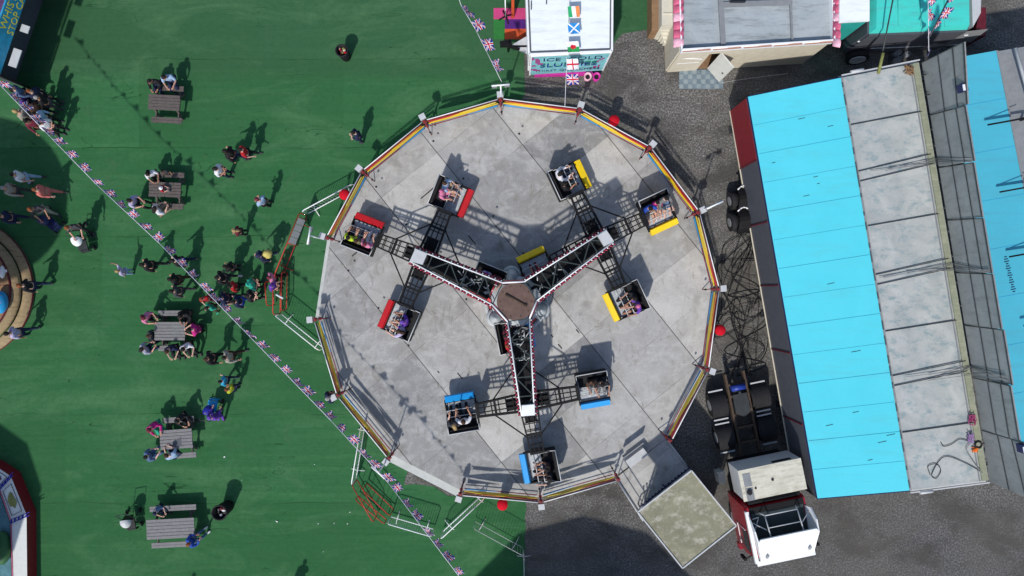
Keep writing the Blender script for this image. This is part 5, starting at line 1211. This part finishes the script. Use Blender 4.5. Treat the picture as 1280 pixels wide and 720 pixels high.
def pose_meshes(pose):
    if pose in PM: return PM[pose]
    J=joints(pose); body=bodypart(J,ALLJ); ex=MB(); hv=Vector(J['h1'])
    hd=MB(); hd.ball(hv+Vector((0,.0,.01)),(.076,.096,.112),12); hd.ball(hv+Vector((0,.10,-.01)),(.014,.022,.022),6)
    for s in (-1,1): hd.ball(hv+Vector((s*.078,-.005,-.005)),(.012,.022,.03),6)
    hd.ball(hv+Vector((0,.088,-.055)),(.026,.008,.007),6)
    ey=MB()
    for s in (-1,1): ey.ball(hv+Vector((s*.032,.086,.012)),(.011,.008,.008),5)
    fg=MB()
    for k,s in (('L',-1),('R',1)):
        a=Vector(J['wr'+k]); b=Vector(J['ha'+k]); u=(b-a).normalized(); sd=u.cross(Vector((0,0,1))); sd=sd.normalized() if sd.length>.2 else Vector((0,1,0)); nn=u.cross(sd)
        for q,(o,l) in enumerate(((-.027,.07),(-.009,.08),(.009,.075),(.027,.06))):
            m1=b+sd*o+u*.02; m2=m1+u*l*.5; m3=m2+(u*.8+nn*.5*(1 if nn.z<0 else -1)).normalized()*l*.5; fg.beam(m1,m2,.0095,5); fg.beam(m2,m3,.0085,5)
        fg.beam(b-u*.02+sd*.03*s,b+sd*.06*s+u*.03,.011,5)
    bm=mesh_from([(body,0),(hd,0),(fg,0),(ey,1)],'body')
    arm=[n+k for k in 'LR' for n in ('sh','el')]; arml=arm+['wrL','wrR']
    sh_s=bodypart(J,['pel','bel','chest','nk']+arm,.018,dict(nk=.07,el=.047)); sh_l=bodypart(J,['pel','bel','chest','nk']+arml,.019,dict(nk=.072,el=.047))
    tr=bodypart(J,['pel','hipL','hipR','knL','knR','anL','anR'],.016)
    J2=dict(J); 
    for k in 'LR': a=Vector(J['kn'+k]); b=Vector(J['hip'+k]); J2['kn'+k]=tuple(a.lerp(b,.12))
    sr=bodypart(J2,['pel','hipL','hipR','knL','knR'],.024)
    def hair(kind):
        g=MB(); c=hv+Vector((0,-.012,.028)); n=14; R_=[]
        for j in range(7):
            ph=math.pi/2-j*math.pi/2/5.2
            for i in range(n):
                t=2*math.pi*i/n; v=Vector((math.cos(ph)*math.cos(t)*.093,math.cos(ph)*math.sin(t)*.110,math.sin(ph)*.108))
                if v.y>.045 and v.z<.03: v.y=.055; v.z=max(v.z,.03)
                R_.append(c+v*(1+.05*math.sin(i*2.4+j)))
        g.add(R_,[(j*n+i,(j+1)*n+i,(j+1)*n+(i+1)%n,j*n+(i+1)%n) for j in range(6) for i in range(n)],0,True)
        if kind=='long':
            b=hv+Vector((0,-.07,-.02)); ck=Vector(J['chest'])+Vector((0,-.16,.02))
            g.beam(b,b.lerp(ck,.5)+Vector((0,-.02,0)),.078,9,0,.085); g.beam(b.lerp(ck,.5)+Vector((0,-.02,0)),ck,.085,9,0,.035)
        if kind=='tail':
            b=hv+Vector((0,-.11,.05)); g.ball(b,.035,8); g.beam(b,b+Vector((0,-.07,-.15)),.03,7,0,.012)
        if kind=='hat':
            g=MB(); g.ball(hv+Vector((0,-.01,.055)),(.105,.12,.085),14); g.lathe(tuple(hv+Vector((0,.02,.05))),[(.10,.0),(.165,-.012),(.10,-.006)],18)
        if kind=='hood':
            g=MB(); g.ball(hv+Vector((0,-.03,.03)),(.115,.125,.125),14)
        return mesh_from([(g,0)],'hair')
    hs={k:hair(k) for k in ('short','long','tail','hat','hood')}
    so=MB()
    for k in 'LR':
        a=Vector(J['an'+k]); z=a.z-.055; so.ball((a.x,a.y+.07,z),(.05,.135,.055),10); so.ball((a.x,a.y,a.z),(.05,.055,.06),8)
    sh=mesh_from([(so,0)],'shoes')
    for me,nm in ((sh_s,'top'),(sh_l,'top'),(tr,'trousers'),(sr,'shorts')):
        me.materials.clear(); me.materials.append(MATS['eye']); me.polygons.foreach_set('use_smooth',[True]*len(me.polygons)); me.name=nm
    PM[pose]=dict(body=bm,s=sh_s,l=sh_l,tr=tr,sr=sr,hair=hs,shoes=sh,J=J); return PM[pose]
def setm(o,i,m): o.material_slots[i].link='OBJECT'; o.material_slots[i].material=m
CL=dict(black=(.012,.012,.015),navy=(.012,.018,.055),grey=(.16,.16,.165),white=(.68,.68,.72),magenta=(.48,.015,.19),pink=(.62,.20,.35),red=(.42,.012,.02),teal=(.02,.33,.21),cyan=(.03,.33,.55),yellow=(.42,.46,.02),blue=(.02,.07,.38),denim=(.09,.15,.28),purple=(.12,.04,.34),lilac=(.42,.38,.55),coral=(.60,.16,.14),tan=(.30,.22,.15),beige=(.33,.30,.25),lime=(.45,.62,.02),brown=(.06,.03,.02),sky=(.30,.42,.60),maroon=(.14,.015,.035),olive=(.10,.11,.05),dgrey=(.05,.05,.055),stripe=(.35,.35,.45))
HC=dict(dark=(.012,.009,.008),brown=(.055,.028,.016),blond=(.36,.25,.11),grey=(.30,.29,.28),white=(.72,.72,.74),pink=(.55,.14,.28),ginger=(.20,.06,.02),black=(.01,.01,.01),navy=(.02,.02,.06),teal=(.03,.42,.28),cream=(.55,.46,.16),maroon=(.15,.02,.04),purple=(.15,.06,.4))
NP=[0]
def person(label,px,py,pose,head,sc=1.0,top='black',bot='navy',hair='short',hc='dark',long=False,shorts=False,shoe='dgrey',zb=0.0,group=None,loc=None,cat='person',sk=None):
    pm=pose_meshes(pose); J=pm['J']; hz=J['h1'][2]*sc+zb
    rz=math.radians(head-90)
    if loc is None:
        w_=P(px,py,hz); off=Matrix.Rotation(rz,3,'Z')@(Vector((J['h1'][0],J['h1'][1],0))*sc); loc=Vector((w_.x-off.x,w_.y-off.y,zb))
    t=thing('person',label,cat,tuple(loc),rz,group,local=True); t.scale=(sc,)*3; NP[0]+=1
    skm=MATS[sk or ('skin_a','skin_c','skin_b','skin_a')[NP[0]%4]]
    def ad(nm,me,m,par):
        o=D.objects.new(nm,me); COL.objects.link(o); o.parent=par; setm(o,0,m); return o
    b=ad('body',pm['body'],skm,t); setm(b,1,MATS['eye'])
    ad('jacket' if long else 'top',pm['l' if long else 's'],cm(CL[top]),t)
    ad('shorts' if shorts else 'trousers',pm['sr' if shorts else 'tr'],cm(CL[bot]),t)
    ad({'hat':'hat','hood':'hood'}.get(hair,'hair'),pm['hair'][hair],cm(HC[hc],'hair'),t)
    ad('shoes',pm['shoes'],cm(CL[shoe]),t)
    return t
p=person
# top left cluster
p('person with thin hair in a dark jacket, topmost of the crowd in the top left',37,114,'walk',-20,1,'navy','black','hair' if 0 else 'short','ginger',True)
p('person in black with pale grey hair, rightmost in the top left crowd',46,122,'stand',10,.95,'black','dgrey','short','grey',True)
p('ginger-haired person in brown in the middle of the top left crowd',37,132,'stand',-30,.95,'brown','black','short','ginger',True)
p('fair-haired person in beige, leftmost below the bunting in the top left crowd',19,139,'fold',170,1,'beige','grey','short','blond')
p('person in a blue patterned top at the left edge above the top left crowd',15,110,'walk',20,1,'denim','navy','long','dark',True)
p('person in a dark red top at the lower left of the top left crowd',33,152,'walk',-60,1,'maroon','brown','long','dark',True)
p('person in white under the bunting at the foot of the top left crowd',51,154,'fold',-30,1,'white','black','long','dark')
p('person in pale blue in the top left crowd above the white-topped one',44,143,'stand',-10,1,'sky','black','tail','dark',True)
p('child in purple between the bunting flags in the top left crowd',23,123,'walk',0,.75,'purple','navy','short','dark')
# top table
p('person in black on the far bench of the uppermost picnic table',187,102,'sit',-90,.95,'black','navy','short','dark',True)
p('person in light blue on the far bench of the uppermost picnic table',205,97,'sit',-80,1.05,'sky','navy','short','dark')
# middle group
p('dark-haired person in black walking beside the red-topped child above the lawn centre',281,189,'walk',160,1.05,'black','navy','long','dark',True)
p('person in a red top with bare arms walking beside the one in black',301,187,'walk',10,.95,'red','black','short','dark')
p('person in a white top with long dark hair walking below the red-topped one',270,211,'fold',-10,1,'white','navy','long','dark')
p('person in a blue and white top carrying a crimson bag on the open lawn',321,249,'fold',150,.95,'sky','black','short','maroon')
p('fair-haired child in a pink top alone between the walkers and the queue',292,288,'fold',180,.8,'maroon','black','long','blond')
p('person in a dark blue jacket standing alone beside the platform fence at the top',441,166,'fold',200,.95,'navy','navy','short','dark',True,sk='skin_c')
# table two
p('long-haired person in white at the upper bench beside the child on the table',185,218,'sit',-60,.95,'white','black','long','dark')
p('small child in a white cap and red top sitting on a picnic table',201,235,'sit',0,.55,'red','grey','hat','white',False,False,'dgrey',.60)
p('dark-haired person in lilac below left of the child sitting on the table',163,251,'sit',-15,1,'lilac','black','long','dark')
p('dark-haired person in white below the child sitting on the table',194,260,'sit',40,1,'white','tan','long','dark')
p('small child in grey behind the upper bench, above the white-capped child',203,214,'stand',-90,.6,'dgrey','black','short','dark')
# far left middle
p('person in a pale blue top, upper of the left-edge pair in shade',16,218,'walk',10,.95,'white','sky','short','dark')
p('person in a beige top, lower of the left-edge pair in shade',4,235,'walk',-5,.95,'beige','dgrey','short','grey',True)
p('person in a coral top and coral trousers walking in the left shade',44,237,'walk',0,.95,'coral','coral','short','ginger',True)
p('person in a tan sleeveless top bending over a dark pushchair in the left shade',38,262,'push',-60,1,'dgrey','beige','short','ginger')
p('person in dark navy at the left edge above the timber roundabout',0,270,'walk',0,.95,'navy','navy','short','dark',True)
p('person in a grey T-shirt pushing a white-hooded pushchair across the sunny lawn',84,285,'push',-75,1,'dgrey','black','short','ginger')
p('person in a black jacket stepping onto the timber roundabout from the lawn',24,357,'walk',180,1,'black','navy','short','ginger',True)
p('person in a lilac top at the lower end of the timber roundabout steps',8,417,'walk',190,1,'lilac','navy','short','dark')
p('small child in lilac holding up one arm left of the queue',146,339,'wave',190,.75,'lilac','sky','short','blond')
# queue
p('person in a long black coat, leftmost of the queue beneath the bunting',177,331,'walk',180,1,'black','black','short','dark',True)
p('person in black with white sleeves beside a flag, right of the long black coat',215,326,'walk',190,1,'black','navy','short','dark',True)
p('long-haired person in black, upper of two walking left of the queue',212,349,'walk',185,.95,'black','brown','long','dark')
p('person in dark grey, lower of two walking left of the queue',214,364,'walk',180,.95,'dgrey','dgrey','short','dark',True)
p('person in black with bare shoulders at the top of the queue',281,333,'fold',160,.9,'black','black','long','dark')
p('person in black holding a white strap in the middle of the queue',272,347,'walk',0,1,'black','dgrey','short','dark',True,shoe='white')
p('child in a bright red top in the middle of the queue',287,358,'walk',180,.85,'red','black','short','dark')
p('person with a mint green headscarf in the queue nearest the red pen',312,355,'fold',20,1,'teal','black','hood','teal')
p('person in black with crossed bare arms just below the mint green headscarf',310,370,'fold',10,1,'black','black','short','dark',sk='skin_c')
p('child in red at the left end of the queue above the grey table',252,374,'walk',-70,.8,'red','maroon','short','ginger')
p('child in green with mint shoes next to the red-topped child',258,385,'walk',-130,.85,'teal','brown','short','dark',shoe='teal')
p('person in navy under the bunting in the lower queue, left of the blue jeans',276,373,'walk',0,1,'navy','navy','long','dark')
p('person in a navy jacket and bright blue jeans in the lower queue',291,377,'walk',180,1,'navy','blue','short','dark',True)
p('person in black with a pale yellow rucksack by the red queue frame',322,320,'walk',200,1,'navy','navy','hood','navy',True)
pk=thing('rucksack','pale yellow rucksack on the back of the person by the red queue frame','bag',(0,0,0),.3,local=True); w_=P(334,317,1.3); pk.location=w_; g=MB(); g.ball((0,0,0),(.21,.17,.24),12); g.ball((0,-.12,-.05),(.14,.1,.14),8); g.build('pouch',cm((.50,.42,.12)),pk,loc=Z0); g=MB(); g.path([(-.1,.12,.18),(-.1,.2,0),(-.1,.12,-.2)],.018); g.path([(.1,.12,.18),(.1,.2,0),(.1,.12,-.2)],.018); g.build('strap','dark_steel',pk,loc=Z0)
p('child in pink with dark hair inside the red queue pen, upper one',337,347,'walk',10,.9,'pink','black','short','maroon')
p('child in a purple top inside the red queue pen, lower one',339,358,'fold',-20,.85,'purple','navy','short','purple')
# table three
p('person in pink with crimson hair at the left end of the crowded table',180,398,'sit',-25,1,'pink','black','long','maroon')
p('person in bright magenta leaning on the right end of the crowded table',236,413,'sit',190,1,'magenta','black','short','dark')
p('person in black sitting on the far bench of the crowded table',225,396,'sit',-100,1,'black','black','long','dark',True)
p('long-haired person in pale blue-grey at the lower left of the crowded table',178,436,'sit',30,1,'stripe','navy','long','dark')
p('brown-haired person in navy on the lower bench of the crowded table',209,440,'sit',-80,1,'navy','black','short','brown',sk='skin_c')
p('person in white at the lower right corner of the crowded table',229,437,'sit',-70,1,'white','black','short','dark',sk='skin_c')
p('person in dark clothes reaching over the left side of the crowded table',186,420,'sit',10,.9,'dgrey','dgrey','short','brown')
# below
p('person in black, left of the pair walking below the crowded table',258,449,'walk',0,1,'black','black','short','brown',True)
p('person in beige, right of the pair walking below the crowded table',281,447,'walk',10,1,'beige','brown','short','dark',True)
p('child in a cyan top walking beside a child in yellow-green',275,477,'walk',170,.8,'cyan','navy','short','dark')
p('child in a yellow-green top walking beside a child in cyan',283,487,'fold',160,.8,'yellow','navy','short','ginger')
# table four
p('person in magenta at the left of the table with the dark cloth',187,538,'sit',-60,1.05,'magenta','teal','hood' if 0 else 'short','maroon',True)
p('person in black reaching over the far side of the table with dark cloth',222,527,'sit',-50,1,'black','black','short','dark',True)
p('person in denim blue at the lower left of the table with dark cloth',183,571,'sit',30,1,'denim','denim','short','dark')
p('person in pale blue on the lower bench of the table with dark cloth',208,569,'sit',130,1,'sky','navy','short','brown',sk='skin_c')
p('person in a purple jacket bending over the blue and white pushchair',262,522,'push',80,.9,'purple','purple','short','purple',True)
p('baby in pale pink clothes in the blue and white pushchair',257,516,'sit',80,.5,'pink','white','short','blond',False,False,'white',.35)
# table five
p('child in denim blue at the upper left corner of the longest table',194,642,'sit',-40,.85,'denim','navy','short','navy')
p('person in bright blue at the lower right corner of the longest table',236,680,'sit',35,.95,'blue','denim','short','ginger',True,shoe='white')
p('grey-haired person in navy leaning on a lower left post of the ride fence',410,498,'fold',30,1,'navy','navy','short','grey')
# riders
def rider(k,a,x,label,sc,top,bot,hair,hc,pose='ride',long=False,shorts=False,shoe='white',dy=0):
    c=[q for q in CARS if q[0]==k and q[1]==a][0]; f_=c[3]; M_=Matrix.Rotation(f_,3,'Z'); l=c[2]+M_@Vector((-x,-.40+dy,0)); l.z=ZC+.40-.0+(.62-.45*sc)*.0-.42*0
    sc*=1.08; l=l+M_@Vector((0,.06,0)); l.z=ZC+.72-.50*sc
    return person(label,0,0,pose,math.degrees(f_)+90,sc,top,bot,hair,hc,long,shorts,shoe,0,'riders in the spinning cars',loc=l)
rider(0,67.4,-.0,'rider in a pink top in the topmost red car, nearer the hub',.85,'pink','pink','short','pink',shorts=True)
rider(0,67.4,.36,'rider in a white and blue top in the topmost red car, outer seat',.9,'sky','tan','short','brown',shorts=True)
rider(0,158.6,.38,'rider in a lime top in the leftmost red car',.85,'lime','black','short','dark',shorts=True)
rider(0,158.6,.02,'rider in dark clothes between lime and pink in the leftmost red car',.85,'olive','grey','short','brown')
rider(0,158.6,-.36,'rider in a pink top in the leftmost red car, nearest the hub',.9,'pink','white','short','maroon')
rider(0,247,.36,'rider in lilac in the lower red car, outer seat',.95,'lilac','black','long','brown','rideup',shorts=True)
rider(0,247,-.05,'rider in a purple top in the lower red car, middle seat',.95,'purple','black','short','purple','rideup',shorts=True)
rider(0,338,.3,'rider in dark red under the red-ended boom',.9,'maroon','maroon','short','dark')
rider(0,338,-.15,'rider in lilac partly under the red-ended boom near the centre',.9,'lilac','navy','short','purple')
rider(1,115,.30,'rider in a white hooded top in the upper left yellow car',1,'white','navy','short','dark',long=True,shoe='black')
rider(1,115,-.15,'rider in black beside the white hooded one in the upper left yellow car',.9,'black','black','short','dark',shoe='black')
rider(1,25,-.40,'rider in a blue top in the rightmost yellow car, nearest the hub',.95,'blue','tan','short','dark','rideup',shorts=True)
rider(1,25,-.02,'rider in a crimson top in the middle of the rightmost yellow car',.85,'magenta','tan','short','dark',shorts=True)
rider(1,25,.36,'rider in pale grey in the rightmost yellow car, outer seat',1,'grey','denim','short','dark',long=True,shorts=True)
rider(1,-65,.34,'rider in a purple top in the lower yellow car, outer seat',.95,'purple','brown','short','pink','rideup',shorts=True)
rider(1,-65,-.0,'rider in black with bare arms in the lower yellow car, inner seat',.95,'black','black','short','dark','rideup')
rider(1,205,.1,'rider in dark clothes in the yellow car half under the boom',.9,'tan','maroon','short','brown')
rider(2,190,.32,'fair-haired rider in a dark top in the left blue car',.95,'dgrey','black','long','blond')
rider(2,190,-.08,'rider in a white top in the left blue car beside the fair-haired one',1,'white','black','short','brown','rideup')
rider(2,10,.34,'rider in black with bare arms in the right blue car, outer seat',.95,'black','grey','short','dark','rideup')
rider(2,10,-.02,'rider in maroon in the right blue car, middle seat',.85,'brown','grey','short','brown')
rider(2,-79,.36,'rider in black in the bottom blue car, outer seat',.95,'black','black','short','dark','rideup')
rider(2,-79,.0,'rider in dark red in the bottom blue car, middle seat',.85,'brown','navy','short','dark','rideup',shorts=True)
rider(2,101,-.3,'rider in a red top in the car half hidden under the lower boom',.9,'red','maroon','short','ginger')
rider(2,101,.12,'rider in dark clothes behind the red-topped one under the lower boom',.9,'maroon','black','short','dark')
# ================================================================== pushchairs
def pushchair(px,py,ang,hood,seat,label,sc=1.0):
    w_=P(px,py,.7); t=thing('pushchair',label,'pushchair',(w_.x,w_.y,0),math.radians(ang-90),'pushchairs on the lawn',local=True); t.scale=(sc,)*3
    g=MB()
    for s in (-1,1): g.path([(s*.24,-.42,1.02),(s*.25,-.12,.62),(s*.24,.30,.14)],.014); g.beam((s*.25,-.10,.6),(s*.26,-.30,.12),.014)
    g.beam((-.24,-.42,1.02),(.24,-.42,1.02),.018); g.beam((-.24,.3,.14),(.24,.3,.14),.012); g.beam((-.26,-.3,.12),(.26,-.3,.12),.012); g.build('frame','dark_steel',t,loc=Z0)
    g=MB(); g.box((0,.12,.48),(.40,.46,.06)); g.box((0,-.14,.68),(.38,.06,.46),rot=Matrix.Rotation(-.35,3,'X')); g.box((0,.40,.32),(.34,.05,.28)); g.build('seat',seat,t,loc=Z0)
    g=MB(); n=8; m_=6; vs=[]
    for j in range(m_+1):
        a=math.radians(-20+j*17)
        for i in range(n+1):
            b=math.pi*i/n; vs.append((math.cos(b)*.235,-.12+math.sin(a)*.30*math.sin(b)+.04,.74+math.sin(b)*.26*math.cos(a)+.02))
    g.add(vs,[(j*(n+1)+i,j*(n+1)+i+1,(j+1)*(n+1)+i+1,(j+1)*(n+1)+i) for j in range(m_) for i in range(n)],0,True); g.build('hood',hood,t,loc=Z0)
    for x,y in ((-.27,.3),(.27,.3),(-.29,-.3),(.29,-.3)):
        g=MB(); g.torus((x,y,.12),.095,.025,(1,0,0),14,6); g.beam((x-.015,y,.12),(x+.015,y,.12),.05,8); g.build('wheel','black_rubber',t,loc=Z0)
pushchair(98,302,-75,'white_paint','dark_steel','white-hooded dark pushchair pushed by the person in the grey T-shirt')
pushchair(57,276,-45,'navy','navy','dark navy pushchair in the left shade beside the person in tan')
pushchair(159,653,-80,'pale_grey','black','black pushchair with silver-grey hood standing left of the longest table')
pushchair(262,512,80,'flag_blue','denim_seat' if 'denim_seat' in MATS else 'sky_paint','blue and white pushchair holding a baby in pale pink')

for lx,ly,hd,tp_,l in ((352,766,90,'grey','person in grey walking just below the bottom edge, casting a shadow upward'),(378,788,70,'black','person in black walking just below the bottom edge beside the one in grey'),(205,784,100,'navy','person in navy just below the bottom edge under the longest table')):
    p(l,lx,ly,'walk',hd,1,tp_,'navy','short','dark',True)
